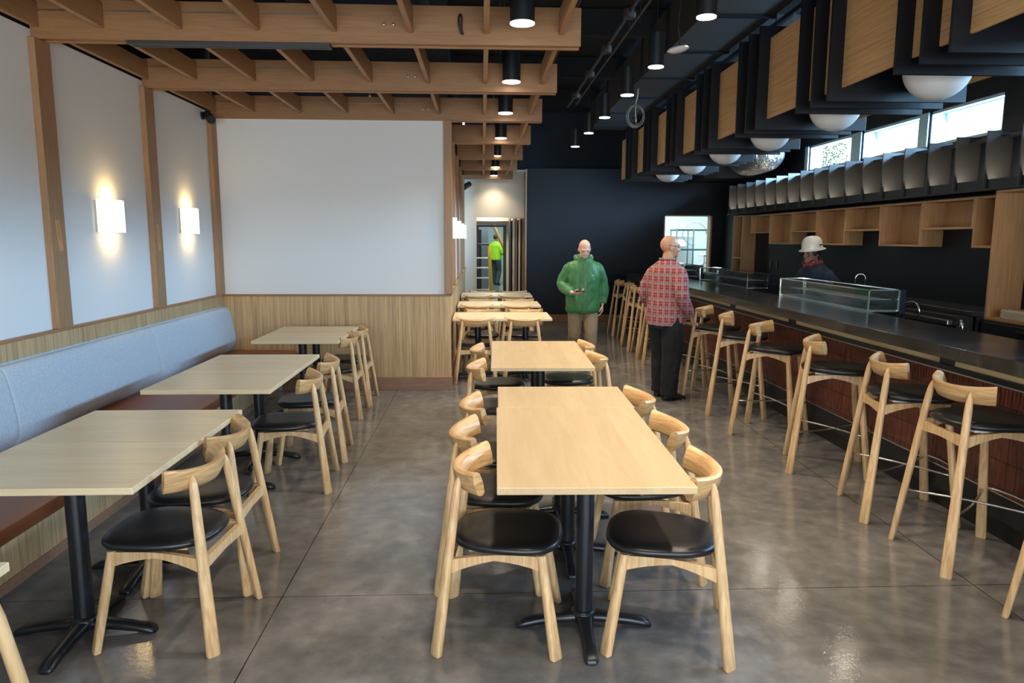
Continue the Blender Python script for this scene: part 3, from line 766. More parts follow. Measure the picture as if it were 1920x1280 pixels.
def make_seating(kind):
    stool = kind == 'stool'
    zs = .775 if stool else .462
    g = thing('bar_stool' if stool else 'dining_chair', '', 'stool' if stool else 'chair')
    ash = M['ash']
    fy = .255 if stool else .24
    zt = zs - .047
    if stool: bz, bH = .902, .086
    else: bz, bH = .698, .086
    # backrest
    t = B(); arc_slab(t, .262, .098, bz, bH, R(51), R(51.5), .024, .024, .034); obj('backrest', t, M['ash_arc'], g, True, 45)
    # back legs
    for s in (-1, 1):
        t = B()
        foot = (s * .238, -fy - .005, 0); top = (s * .150, -.160, bz + .026)
        leg(t, foot, top, [(0, .024, .012, 4.5), (.006, .0275, .0145, 4.5), (.25, .0255, .0165, 3.4), (.45, .023, .018, 2.7), (.65, .0205, .0195, 2.1), (.9, .0185, .0185, 2), (.955, .0155, .015, 2), (.985, .010, .009, 2), (1, .003, .003, 2)], (s * .7071, -.7071))
        obj('leg', t, ash, g, True, 40)
    # front legs
    for s in (-1, 1):
        t = B(); leg(t, (s * .232, fy, 0), (s * .175, fy - .065 - (.02 if stool else 0), zt), [(0, .024, .012, 4.5), (.008, .0275, .0145, 4.5), (.4, .024, .018, 3), (.75, .0205, .0195, 2.2), (1, .020, .020, 2)], (s * .7071, .7071))
        obj('leg', t, ash, g, True, 40)
    zb_frac = (zt - .03) / (bz + .026)
    bx = .238 + (.150 - .238) * zb_frac; by = (-fy - .005) + (-.160 + fy + .005) * zb_frac
    t = B(); rail(t, (-bx, by, zt - .025), (bx, by, zt - .025), .052, .040, .012); obj('back_rail', t, ash, g)
    for s in (-1, 1):
        t = B(); rail(t, (s * bx, by + .005, zt - .022), (s * .176, fy - .07 - (.02 if stool else 0), zt - .006), .060, .024, .011, .014); obj('side_rail', t, ash, g)
    t = B(); rail(t, (-.17, fy - .075, zt - .006), (.17, fy - .075, zt - .006), .045, .03, .010); obj('front_rail', t, ash, g)
    t = B(); box(t, -.15, .15, -.12, .14, zt - .008, zt + .004, .002); obj('seat_support', t, M['card'] if stool else ash, g)
    t = B(); seat_mesh(t, zs, zt + .003, .190, .238, -.205, .262); obj('seat_cushion', t, M['seat'], g, True, 60)
    if stool:
        zf = .30
        q = zf / (bz + .026); X1 = .238 + (.150 - .238) * q; Y1 = (-fy - .005) + (-.160 + fy + .005) * q
        q2 = zf / zt; X2 = .232 + (.175 - .232) * q2; Y2 = fy - .085 * q2
        t = B()
        tube(t, [(-X1, Y1, zf), (-X1 * .1, .0, zf + .006), (X2, Y2, zf + .004)], .0062, 8, smooth=3)
        tube(t, [(X1, Y1, zf), (X1 * .1, .0, zf - .006), (-X2, Y2, zf - .004)], .0062, 8, smooth=3)
        tube(t, [(-X2, Y2, zf + .01), (-X2 * .6, Y2 + .045, zf + .01), (0, Y2 + .062, zf + .01), (X2 * .6, Y2 + .045, zf + .01), (X2, Y2, zf + .01)], .0062, 8, smooth=4)
        obj('footrest', t, M['steel'], g, True)
    return g

# facing angle given as compass of the forward direction; rz turns +Y to that direction
def fwd(dx, dy): return math.atan2(-dx, dy)
ch = make_seating('chair'); ch['group'] = 'pale ash chairs with black seats'; uc = [False]
east, west, north, south = fwd(1, 0), fwd(-1, 0), fwd(0, 1), fwd(0, -1)
def A(base, deg): return base + R(deg)
chairs = [
    (.078, 2.893, A(east, -6), 'nearest pale ash chair on the left side of the large centre table'),
    (.040, 3.40, A(east, -1), 'middle pale ash chair on the left side of the large centre table'),
    (.070, 3.98, A(east, 3), 'third ash chair on the left side of the joined centre tables'),
    (.785, 2.83, A(west, -14), 'nearest pale ash chair on the right side of the large centre table'),
    (.83, 3.47, A(west, 0), 'middle pale ash chair on the right side of the large centre table'),
    (.82, 4.12, A(west, 2), 'third ash chair on the right side of the joined centre tables'),
    (.085, 5.18, A(east, -2), 'nearer ash chair on the left side of the second centre table'),
    (.095, 6.00, A(east, 4), 'farther ash chair on the left side of the second centre table'),
    (.79, 5.55, A(west, 4), 'nearer ash chair on the right side of the second centre table'),
    (.79, 6.19, A(west, -2), 'farther ash chair on the right side of the second centre table'),
    (-1.315, 2.965, A(west, -4), 'nearest whole ash chair at the banquette tables, in the left foreground'),
    (-1.355, 3.445, A(west, 1), 'ash chair tucked right behind the left foreground chair'),
    (-1.285, 4.775, A(west, 5), 'nearer ash chair at the middle banquette table pair'),
    (-1.300, 5.43, A(west, 5), 'farther ash chair at the middle banquette table pair'),
    (-1.385, 6.74, A(west, 1), 'nearer ash chair at the farthest banquette table pair'),
    (-1.375, 7.29, A(west, 0), 'ash chair closest to the wainscot wall at the farthest banquette tables'),
    (-1.50, 1.72, A(west, -8), 'ash chair cut off at the lower left corner of the photo'),
]
for x, y, a, lb in chairs: place(ch, uc, (x, y, 0), a, lb)
for y, yf, nm in [(8.35, 9.20, 'nearest'), (9.96, 10.80, 'middle'), (11.66, 12.50, 'farthest')]:
    for x, sd in ((-.075, 'left'), (.485, 'right')):
        dup(ch, (x, y, 0), A(north, random.uniform(-2, 2)), '%s ash chair with its back to the viewer at the %s wide corridor table' % (sd, nm))
    for x, sd in ((.00, 'left'), (.56, 'right')):
        dup(ch, (x, yf, 0), A(south, random.uniform(-2, 2)), '%s ash chair on the far side of the %s wide corridor table, facing the viewer' % (sd, nm))

st = make_seating('stool'); st['group'] = 'tall ash bar stools with black seats'; us = [False]
def stool_from(nb, d):
    """near-back foot and forward direction"""
    d = Vector(d).normalized(); bk = Vector((-d.y, d.x))
    c = Vector(nb) + bk * .238 + d * .26
    return c
sl = [((2.345, 2.42), (1, 0), 'bar stool at the lower right edge of the photo, only one leg in view'),
      ((2.31, 3.26), (1, 0), 'nearest full bar stool, at the right edge of the photo'),
      ((2.27, 3.96), (.98, -.195), 'second nearest bar stool along the counter'),
      ((2.21, 4.87), (.935, -.354), 'third nearest bar stool, turned a little toward the viewer'),
      ((2.137, 5.90), (.789, -.614), 'fourth nearest bar stool, turned strongly toward the viewer'),
      ((2.155, 6.58), (.94, -.34), 'fifth nearest bar stool, its round back seen end-on'),
      ((2.107, 7.30), (.86, -.5), 'sixth nearest bar stool, just right of the man in plaid'),
      ((2.08, 8.13), (.9, -.4), 'bar stool partly hidden behind the man in plaid'),
      ((2.15, 9.32), (.98, -.1), 'first bar stool left of the man in plaid, its leg touching his outline'),
      ((2.21, 9.98), (1, -.05), 'second bar stool left of the man in plaid'),
      ((2.19, 10.5), (1, 0), 'third bar stool left of the man in plaid'),
      ((2.29, 11.5), (1, -.05), 'bar stool next to the farthest one'),
      ((2.27, 12.2), (1, 0), 'farthest bar stool, near the black far wall')]
for nb, d, lb in sl:
    c = stool_from(nb, d); place(st, us, (c.x, c.y, 0), fwd(*d), lb)

# ------------------------------------------------------------------ bar
def bx_(y): return -.012 * (y - 4.5)
RB = R(.69)
bar = thing('bar_counter', 'long bar with a thick black stone top and dark red tiled front', 'bar counter', (2.65, 4.5, 0), RB)
Y0, Y1 = -4.4, 8.1
t = B(); box(t, 0, .62, Y0, Y1, .995, 1.07, .004, seg=2); obj('stone_top', t, M['stone'], bar)
t = B(); box(t, .225, .55, Y0, Y1, .12, .905); obj('carcass', t, M['black'], bar)
t = B(); box(t, .215, .225, Y0, Y1, .275, .875, .001); obj('tile_front', t, M['tile'], bar)
t = B(); box(t, .205, .55, Y0, Y1, .877, .908); obj('black_ledge', t, M['kick'], bar)
t = B(); box(t, .209, .215, Y0, Y1, .868, .878); box(t, .209, .215, Y0, Y1, .268, .276); obj('metal_edge', t, M['steel'], bar)
M['frieze'] = wood('bounce_lit_frieze_veneer', (.92, .66, .34), (.80, .55, .26), (60, 1.3, 60), .5, .01, 1.8, dist=.2)  # veneer colour lightened to stand in for bounce light under the stone overhang
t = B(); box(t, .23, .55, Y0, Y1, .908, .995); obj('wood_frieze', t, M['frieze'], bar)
t = B(); box(t, .26, .55, Y0, Y1 - .001, 0, .27); obj('kick_panel', t, M['kick'], bar)
t = B(); box(t, .02, .60, Y1 - .06, Y1, 0, .995); obj('end_panel', t, M['darkcounter'], bar)
for y in (-2.0, -.27, 1.90, 3.42, 5.40, 7.0):
    t = B(); box(t, .218, .232, y - .065, y + .065, .91, .993, .002); o = obj('outlet_box', t, M['plastic'], bar)
    t = B(); box(t, .2165, .219, y - .03, y - .004, .935, .968); box(t, .2165, .219, y + .01, y + .036, .935, .968); obj('socket', t, M['lampbody'], o)
# display cases
def case(y0, y1, label):
    g = thing('glass_display_case', label, 'display case', (3.235, y0, 1.0705), 0, 'glass food display cases on the bar')
    Ln, D, H = y1 - y0, .27, .185
    t = B(); box(t, .01, D, .01, Ln - .01, 0, .016); obj('steel_tray', t, M['steel'], g)
    t = B()
    box(t, 0, .004, 0, Ln, .0, H); box(t, .0, D, 0, .004, 0, H); box(t, 0, D, Ln - .004, Ln, 0, H); box(t, 0, D, 0, Ln, H - .004, H)
    obj('glass_panes', t, M['caseglass'], g)
    t = B(); e = .0055
    for (x, y) in ((0, 0), (D - .012, 0), (0, Ln - .012), (D - .012, Ln - .012)): box(t, x - e, x + e, y, y + .011, 0, H)
    for x in (0, D - .012):
        box(t, x - e, x + e, 0, Ln, H - .006, H + .004); 
    for y in (0, Ln - .012): box(t, 0, D, y, y + .009, H - .006, H + .004); box(t, 0, D, y, y + .009, 0, .008)
    obj('chrome_edging', t, M['chrome'], g)
    t = B(); box(t, D - .004, D + .045, .0, Ln, -.02, H, .004); obj('rear_unit', t, mat('film_wrapped_housing', (.015, .022, .034), .15), g)
    t = B(); box(t, .03, D - .02, .10, Ln - .2, .095, .099); obj('inner_shelf', t, M['steel'], g)
    return g
case(5.82, 7.62, 'long glass display case in front of the man in the hard hat')
case(8.58, 10.50, 'middle glass display case on the bar, right of the man in plaid')
case(11.36, 12.4, 'farthest glass display case on the bar, beside the man in plaid')
# under-bar work surface and sinks
g = thing('work_counter', 'dark steel work surface behind the bar with sinks', 'counter', (3.36, 1.0, 0))
t = B(); box(t, 0, .31, 0, 11.9, .84, .875); obj('worktop', t, M['darkcounter'], g)
t = B(); box(t, .02, .29, 0, 11.9, .0, .84); obj('cabinet_body', t, M['kick'], g)
def faucet(loc, rz, h, reach, label, r=.011):
    g = thing('faucet', label, 'faucet', loc, rz)
    t = B(); lathe(t, (0, 0, 0), [(.025, 0), (.025, .03), (.016, .04)], 16); obj('base', t, M['chrome'], g, True, 40)
    t = B(); pts = [(0, 0, .03), (0, 0, h - reach * .5)] + [(reach / 2 - reach / 2 * math.cos(a), 0, h - reach / 2 + reach / 2 * math.sin(a)) for a in [PI * k / 10 for k in range(1, 11)]] + [(reach, 0, h - reach * .95)]
    tube(t, pts, r, 10); obj('spout', t, M['chrome'], g, True)
    t = B(); tube(t, [(0, .02, .035), (0, .07, .06)], .006, 8); obj('handle', t, M['chrome'], g, True)
faucet((3.62, 5.95, .875), R(-60), .27, .13, 'chrome gooseneck faucet behind the bar left of the steel handle')
faucet((3.64, 5.22, .875), R(70), .185, .08, 'short chrome faucet behind the bar nearest the viewer')
faucet((4.66, 8.50, 1.03), R(160), .23, .11, 'chrome gooseneck faucet on the back counter beside the man in the hard hat', .009)

# ------------------------------------------------------------------ back bar
g = thing('back_counter', 'dark stone counter running along the rear bar wall', 'counter', (4.42, 6.2, 0))
t = B(); box(t, 0, .428, .02, 8.0, .99, 1.03, .003); obj('stone_top', t, M['darkcounter'], g)
t = B(); box(t, .04, .428, .02, 8.0, 0, .99); obj('cabinet_body', t, M['kick'], g)
for y in (1.6, 3.0, 4.4): 
    t = B(); box(t, .03, .04, y - .6, y + .6, .1, .97, .002); obj('door', t, M['black'], g)
g = thing('undercounter_fridge', 'black undercounter fridge with a long steel handle under the back counter', 'fridge', (4.30, 6.24, 0))
t = B(); box(t, 0, .15, 0, .92, .08, .985, .004); obj('door', t, M['black'], g)
t = B(); box(t, -.05, .0, .06, .88, .90, .945, .006, seg=2); obj('handle', t, M['steel'], g)
t = B(); box(t, .02, .15, .0, .92, 0, .08); obj('plinth', t, M['plastic'], g)
# right tall unit
def unit_frame(name, label, x0, x1, y0, y1, z0, z1, back=True, th=.022, m=None):
    m = m or M['shelf']
    g = thing(name, label, 'shelf unit', (x0, y0, z0))
    W, Dp, Hh = x1 - x0, y1 - y0, z1 - z0
    t = B(); box(t, 0, W, 0, th, 0, Hh, .001); obj('side_panel', t, m, g)
    t = B(); box(t, 0, W, Dp - th, Dp, 0, Hh, .001); obj('side_panel', t, m, g)
    t = B(); box(t, 0, W, th, Dp - th, Hh - th, Hh, .001); obj('top_panel', t, m, g)
    t = B(); box(t, 0, W, th, Dp - th, 0, th, .001); obj('bottom_panel', t, m, g)
    return g
tu = unit_frame('tall_open_cabinet', 'tall open wood cabinet at the right end of the bar wall', 4.53, 4.848, 4.6, 6.22, .965, 2.105)
g = thing('base_cabinet', 'black base cabinet under the tall open wood cabinet', 'cabinet', (4.50, 4.6, 0))
t = B(); box(t, 0, .348, 0, 1.60, 0, .963); obj('cabinet_body', t, M['black'], g)
t = B(); box(t, -.02, 0, .80, 1.58, .08, .95, .002); o = obj('door', t, M['black'], g)
t = B(); box(t, -.032, -.02, .95, 1.15, .90, .91); obj('handle', t, M['steel'], o)
t = B(); box(t, -.02, 0, .02, .79, .08, .95, .002); obj('door', t, M['black'], g)
g = thing('wrapped_package', 'plastic wrapped stack of wooden boards lying on the tall open cabinet', 'package', (4.56, 5.10, .988))
for i in range(3):
    t = B(); box(t, .0, .27, i * .01, .95, i * .024, i * .024 + .02, .002); obj('board', t, M['woodpale'], g)
t = B(); box(t, -.008, .28, -.01, .96, 0, .082, .01); obj('plastic_wrap', t, M['wrap'], g)
# shelf boxes
Yd = [12.18, 11.37, 10.56, 9.76, 8.97, 8.17, 7.38, 6.58, 6.225]
names = ['leftmost short', 'tall one at left', 'short one behind the hard hat', 'tall one right of the hard hat', 'short one in the middle', 'tall one right of the middle', 'short one at right', 'tall one touching the tall cabinet']
for i in range(8):
    y1, y0 = Yd[i], Yd[i + 1]
    tall = i % 2 == 1
    zb = 1.60 if tall else 1.775
    g = unit_frame('wall_shelf_box', 'open wood wall box above the back counter, ' + names[i], 4.60, 4.848, y0 + .0015, y1 - .0015, zb, 2.072, m=M['shelf'])
    g['group'] = 'open wood boxes on the bar wall'; g['category'] = 'shelf box'
    t = B(); box(t, .232, .247, .022, y1 - y0 - .025, .022, 2.072 - zb - .022); obj('back_panel', t, M['shelf'], g)
g = unit_frame('tall_open_cabinet', 'tall open wood cabinet at the far left end of the bar wall', 4.60, 4.848, 12.57, 13.03, 1.032, 2.09)
t = B(); box(t, 0, .23, .022, .438, .30, .322); obj('shelf', t, M['shelf'], g)
t = B(); box(t, .232, .247, .022, .438, .022, 1.035); obj('back_panel', t, M['shelf'], g)
for y in (11.86, 11.60):
    t = B(); box(t, 4.842, 4.849, y - .035, y + .035, 1.20, 1.31, .002)
    tag(obj('wall_outlet', t, M['plastic']), 'small black wall outlet above the back counter, the %s one' % ('left' if y > 11.7 else 'right'), 'outlet')
# cassette of black fins with hidden light
g = thing('fin_cassette', 'row of black upright fins with glowing panels above the wood boxes', 'fin screen', (4.5, 4.2, 2.11), 0)
LC = 13.10 - 4.2
t = B(); box(t, -.005, .349, 0, LC, 0, .018); obj('bottom_board', t, M['blackfin'], g)
t = B(); box(t, .12, .349, 0, LC, .472, .489); obj('top_board', t, M['blackfin'], g)
t = B(); box(t, .025, .040, 0, LC, .018, .100); obj('light_lip', t, M['blackfin'], g)
gp = mat('dark_satin_panel', (.020, .019, .018), .5)
t = B(); box(t, .235, .25, 0, LC, .018, .472); obj('rear_panel', t, M['blackfin'], g)
t = B(); box(t, .055, .070, .02, LC - .02, .022, .030); obj('led_strip', t, M['led'], g)
y = LC - .046
while y > 0:
    t = B(); box(t, 0, .235, y - .008, y + .008, .018, .525, .001); obj('fin', t, gp, g)
    if y > 1.4:
        light('cassette_glow', 'AREA', (4.56, 4.2 + y - .209, 2.15), 4.0, (1, .90, .72), rot=(PI, R(0), 0), size=.02, size_y=.34)
    y -= .4186
# ------------------------------------------------------------------ baffles and globes above the bar
def baffle():
    g = thing('ceiling_baffle', '', 'ceiling baffle', (2.19, 0, 2.54), 0, 'black ceiling baffles with wood cheeks over the bar')
    for i, y in enumerate((0, .228, .455)):
        t = B(); box(t, 0, .90, y - .011, y + .011, 0, .79, .001); obj('black_fin', t, M['blackfin'], g)
    # wood cheeks: between fins and out to next group
    for (a, b2) in ((.011, .217), (.239, .444), (.466, 1.189)):
        for x in (.085, .797):
            t = B(); box(t, x, x + .018, a, b2, .083, .70, .001); obj('wood_cheek', t, M['bamboo_y'], g)
    for (x, yy) in ((.47, .455), (.85, .455), (.47, 0), (.85, 0)):
        t = B(); tube(t, [(x, yy, .79), (x, yy, 1.03)], .0025, 6); obj('suspension_wire', t, M['steel'], g)
    return g
for x, nm in ((2.66, 'left'), (3.04, 'right')):
    t = B(); box(t, x - .02, x + .02, .8, 11.9, 3.57, 3.61); tag(obj('support_channel', t, M['blackfin']), '%s black steel channel from which the stepped baffles hang' % nm, 'channel')
bf = baffle(); ubf = [False]
bn = ['only its wood side showing at the upper right', 'directly in front of the biggest globe', 'second nearest', 'third nearest', 'fourth nearest', 'fifth nearest', 'sixth nearest', 'farthest, nearest the black wall']
for k in range(-1, 7):
    place(bf, ubf, (2.19, 3.41 + 1.2 * k, 2.54), 0, 'black stepped baffle over the bar, ' + bn[k + 1])
gl = thing('globe_pendant', '', 'globe lamp', (0, 0, 0), 0, 'white globe lamps over the bar')
t = B(); lathe(t, (0, 0, 0), [(.186 * math.sin(a), -.186 * math.cos(a)) for a in [max(.02, PI * k / 22) for k in range(22)]] + [(.05, .184)], 40); obj('glass_globe', t, M['globe'], gl, True)
t = B(); lathe(t, (0, 0, .175), [(.05, 0), (.05, .05), (.01, .06)], 20); obj('neck', t, M['lampbody'], gl, True, 40)
t = B(); tube(t, [(0, 0, .22), (0, 0, HC - 2.668)], .005, 8); obj('stem', t, M['lampbody'], gl)
ug = [False]
gn = ['largest and nearest, top right', 'second largest', 'third in the row', 'fourth in the row', 'fifth in the row', 'smallest and farthest']
for k in range(6):
    place(gl, ug, (2.665, 4.24 + 1.225 * k, 2.668), 0, 'white globe lamp hanging between the black baffles, ' + gn[k])
# foil wrapped duct
g = thing('foil_duct', 'silver foil wrapped round duct above the far end of the shelves', 'air duct', (4.50, 11.5, 3.0))
t = B(); tube(t, [(0, -.42, 0), (0, -.38, 0), (0, -.28, 0), (0, -.15, 0), (0, .6, 0), (0, 1.0, .12), (0, 1.2, .5), (0, 1.22, 1.3)], [.02, .11, .20, .26, .27, .27, .27, .27], 28, smooth=3); obj('duct_body', t, M['foil'], g, True, 50)
t = B(); box(t, -.01, .01, -.05, -.03, .26, 1.3); box(t, -.01, .01, .4, .42, .26, 1.3); obj('hanger_strap', t, M['duct'], g)
# bulkhead near clerestory
t = B(); box(t, 4.55, 4.99, 11.15, 11.45, 2.66, HC); tag(obj('wall_pier', t, M['blackwall']), 'black pier left of the clerestory windows', 'pier')
bpy.data.objects.remove(bpy.data.objects['wall_pier'])

t = B(); box(t, 4.05, 4.995, 13.15, 14.33, 2.78, 3.9); struct('ceiling_bulkhead', t, mat('blue_black_bulkhead', (.016, .018, .022), .6))

# ------------------------------------------------------------------ rooms behind
t = B(); box(t, -.5, 1.6, 15.45, 17.0, 2.35, 2.4); struct('ceiling_lobby', t, M['cream'])
t = B(); box(t, -.60, -.36, 15.45, 17, 0, 2.35); struct('wall_lobby_left', t, M['greywall'])
t = B(); box(t, 1.05, 1.2, 15.45, 17, 0, 2.35); struct('wall_lobby_right', t, M['cream'])
t = B(); box(t, -.36, -.14, 17, 17.12, 0, 2.35); box(t, -.14, .555, 17, 17.12, 2.0, 2.35); box(t, .555, 1.05, 17, 17.12, 0, 2.35); struct('wall_lobby_back', t, M['cream'])
t = B(); box(t, -.14, -.08, 16.96, 17.14, 0, 1.99); box(t, .50, .56, 16.96, 17.14, 0, 1.99); box(t, -.08, .50, 16.96, 17.14, 1.94, 1.99); struct('door_1', t, M['doorblack'])
t = B(); box(t, -.36, 1.05, 16.35, 16.5, 2.06, 2.35); struct('trim_9', t, mat('taupe_header', (.35, .30, .25), .7))
t = B(); box(t, -1.8, 3.0, 17.12, 28.0, 2.9, 3.0); struct('ceiling_storeroom', t, M['kwhite'])
t = B(); box(t, -1.8, .45, 27.0, 27.2, 0, 2.9); struct('wall_storeroom_grey', t, M['greywall'])
t = B(); box(t, .45, 3.0, 27.9, 28.1, 0, 2.9); struct('wall_storeroom_green', t, M['mint'])
t = B(); box(t, -1.9, -1.8, 17.12, 28, 0, 2.9); struct('wall_storeroom_left', t, M['greywall'])
t = B(); box(t, 3.0, 3.1, 17.12, 28, 0, 2.9); struct('wall_storeroom_right', t, M['mint'])
t = B(); box(t, -.36, .16, 19.0, 19.1, 0, 2.6); tag(obj('storage_rack', t, M['greywall']), 'grey panel standing inside the storeroom behind the ladder', 'panel')
t = B(); box(t, -.35, -.02, 18.2, 18.5, .0, 1.9, .01); tag(obj('dark_locker', t, M['kick']), 'tall dark cabinet inside the storeroom behind the ladder', 'cabinet')
# sliding panels at the opening
for i, (x0, x1, m, lb) in enumerate([(.600, .622, M['doorblack'], 'black upright door edge at the right of the corridor opening'), (.655, .70, M['cream'], 'white upright door edge at the right of the corridor opening'),
                                     (.712, .752, M['cedar_z'], 'brown upright door edge nearest the white one in the corridor opening'), (.785, .82, M['cream'], 'second white upright door edge in the corridor opening'),
                                     (.832, .845, M['doorblack'], 'thin black upright strip in the corridor opening'), (.862, .915, M['cedar_z'], 'brown upright door edge at the far right of the corridor opening')]):
    t = B(); box(t, x0, x1, 15.47, 16.3, 0.01, 2.10, .002); tag(obj('sliding_door', t, m), lb, 'door panel')
# ladder
g = thing('step_ladder', 'yellow step ladder with silver treads standing in the corridor opening', 'ladder', (-.14, 16.2, 0))
t = B(); box(t, .265, .315, .0, .03, .0, 1.52, rot=Matrix.Rotation(R(-2.4), 3, 'Y'), piv=(.27, 0, 1.5)); obj('rail', t, M['yellow'], g)
t = B(); box(t, -.10, -.06, .0, .03, .0, 1.52); obj('rail', t, M['yellow'], g)
t = B(); box(t, .30, .34, .35, .38, .0, 1.5, rot=Matrix.Rotation(R(-2.4), 3, 'Y'), piv=(.27, 0, 1.5)); obj('rail', t, M['yellow'], g)
t = B(); box(t, -.12, .29, -.02, .25, 1.52, 1.56, .005); obj('top_cap', t, M['plastic'], g)
for z in (.25, .50, .77, 1.0, 1.22):
    t = B(); box(t, -.08, .30, .0, .06, z, z + .028, .002); obj('tread', t, M['ladderalu'], g)
# kitchen
t = B(); box(t, 2.9, 7.0, 18.2, 18.35, 0, 2.9); box(t, 2.8, 2.9, 14.5, 18.35, 0, 2.9); box(t, 7.0, 7.1, 14.5, 18.35, 0, 2.9); struct('wall_kitchen', t, M['kwhite'])
t = B(); box(t, 2.8, 7.1, 14.5, 18.35, 2.9, 3.0); struct('ceiling_kitchen', t, M['kwhite'])
g = thing('wire_shelving', 'dark green wire shelving rack seen through the serving hatch', 'shelving', (4.12, 15.9, 0))
for (x, y) in ((.22, 0), (.60, 0), (1.2, 0), (.22, .5), (.62, .5), (1.2, .5)):
    t = B(); tube(t, [(x, y, 0), (x, y, 1.9)], .016, 8); obj('post', t, M['greenmetal'], g, True)
for z in (.4, .9, 1.42, 1.86):
    t = B()
    for y in (0, .5): box(t, .2, 1.22, y - .008, y + .008, z, z + .03)
    for k in range(14): box(t, .2 + k * .078, .206 + k * .078, 0, .5, z + .02, z + .026)
    obj('wire_shelf', t, M['greenmetal'], g)
t = B(); box(t, 4.45, 5.0, 16.9, 17.6, 0, 1.75, .01); o = tag(obj('steel_fridge', t, M['steelpanel']), 'stainless kitchen cabinet behind the wire shelving', 'cabinet')
t = B(); box(t, 4.62, 4.84, 16.885, 16.899, 1.50, 1.66); tag(obj('paper_sign', t, M['paper']), 'small white paper sheet stuck on the stainless kitchen cabinet', 'paper')
t = B(); tube(t, [(4.95 + .28 * math.cos(a), 16.6, 1.80 + .26 * math.sin(a)) for a in [PI * k / 12 for k in range(0, 19)]], .012, 8); tag(obj('hose_loop', t, M['steelpanel'], smooth=True), 'curved grey hose hanging in the kitchen behind the hatch', 'hose')
g = thing('kitchen_table', 'white folding stand at the right side of the serving hatch', 'table', (4.75, 15.2, 0))
t = B(); box(t, 0, .5, 0, .5, 1.30, 1.34); obj('top', t, M['paper'], g)
for x in (.02, .44): t = B(); tube(t, [(x, .02, 0), (x, .02, 1.3)], .015, 8); obj('leg', t, M['ladderalu'], g)
t = B(); tube(t, [(-.5, .02, .9), (.2, .02, 1.25)], .012, 8); obj('brace', t, M['ladderalu'], g)

# ------------------------------------------------------------------ tree outside
g = thing('tree', 'leafy tree outside the left clerestory window', 'tree', (14.6, 31.0, -.1))
t = B(); tube(t, [(0, 0, 0), (.1, 0, 2.5), (0, .1, 5.2)], [.18, .13, .06], 8); obj('trunk', t, M['bark'], g)
t = B(); rn = random.Random(5)
for k in range(1500):
    a = rn.uniform(0, 2 * PI); rr = rn.uniform(0, 1) ** .5 * 1.15; z = rn.gauss(5.0, .95)
    c = Vector((rr * math.cos(a), rr * math.sin(a), z)); u = Vector((rn.gauss(0, 1), rn.gauss(0, 1), rn.gauss(0, 1))).normalized(); v = u.orthogonal().normalized(); s = .06
    vs = [t.verts.new(c + u * s), t.verts.new(c + v * s * .6), t.verts.new(c - u * s), t.verts.new(c - v * s * .6)]; t.faces.new(vs)
me = bpy.data.meshes.new('foliage'); t.to_mesh(me); t.free(); me.materials.append(M['leaf']); link(bpy.data.objects.new('foliage', me), g)
t = B(); box(t, 5.6, 60, -30, 80, -.2, -.1); struct('trim_ground', t, M['ground'])

# ------------------------------------------------------------------ people
def fused(name, build, voxel, m, parent, warp=None, folds=0.0, fs=9.0, smooth=3, seed=0):
    t = B(); build(t)
    me0 = bpy.data.meshes.new('tmp'); t.to_mesh(me0); t.free()
    o0 = bpy.data.objects.new('tmp', me0); COL.objects.link(o0)
    md = o0.modifiers.new('r', 'REMESH'); md.mode = 'VOXEL'; md.voxel_size = voxel
    s = o0.modifiers.new('s', 'SMOOTH'); s.iterations = smooth; s.factor = .5
    dg = bpy.context.evaluated_depsgraph_get(); dg.update()
    me = bpy.data.meshes.new_from_object(o0.evaluated_get(dg))
    bpy.data.objects.remove(o0); bpy.data.meshes.remove(me0)
    me.name = name
    if folds:
        for v in me.vertices:
            p = v.co * fs
            q = noise.noise(Vector((p.x + seed, p.y, p.z * .45))) + .5 * noise.noise(Vector((p.x * 2.3, p.y * 2.3, p.z * 1.4 + seed)))
            r_ = 1 - abs(q) * 2
            v.co += v.normal * (folds * r_)
    if warp:
        for v in me.vertices: v.co = warp(v.co)
    me.materials.clear(); me.materials.append(m)
    for p in me.polygons: p.use_smooth = True
    me.update()
    return link(bpy.data.objects.new(name, me), parent)

def simple(name, build, m, parent, warp=None, smooth=True):
    t = B(); build(t)
    if warp:
        for v in t.verts: v.co = warp(v.co)
    return obj(name, t, m, parent, smooth, 50)

def sstep(a, b2, x):
    x = max(0, min(1, (x - a) / (b2 - a))); return x * x * (3 - 2 * x)
def make_warp(lean=0, nod=0, turn=0, roll=0):
    def w(co):
        p = Vector(co)
        k = sstep(1.44, 1.54, p.z)
        # only the head region (near the axis) nods
        if k > 0 and abs(p.x) < .2:
            piv = Vector((0, 0, 1.49)); q = p - piv
            q = Matrix.Rotation(-nod * k, 3, 'X') @ (Matrix.Rotation(turn * k, 3, 'Z') @ q); p = q + piv
        k = sstep(.85, 1.12, p.z)
        if lean and k > 0:
            piv = Vector((0, 0, .92)); p = Matrix.Rotation(-lean * k, 3, 'X') @ (p - piv) + piv
        return p
    return w

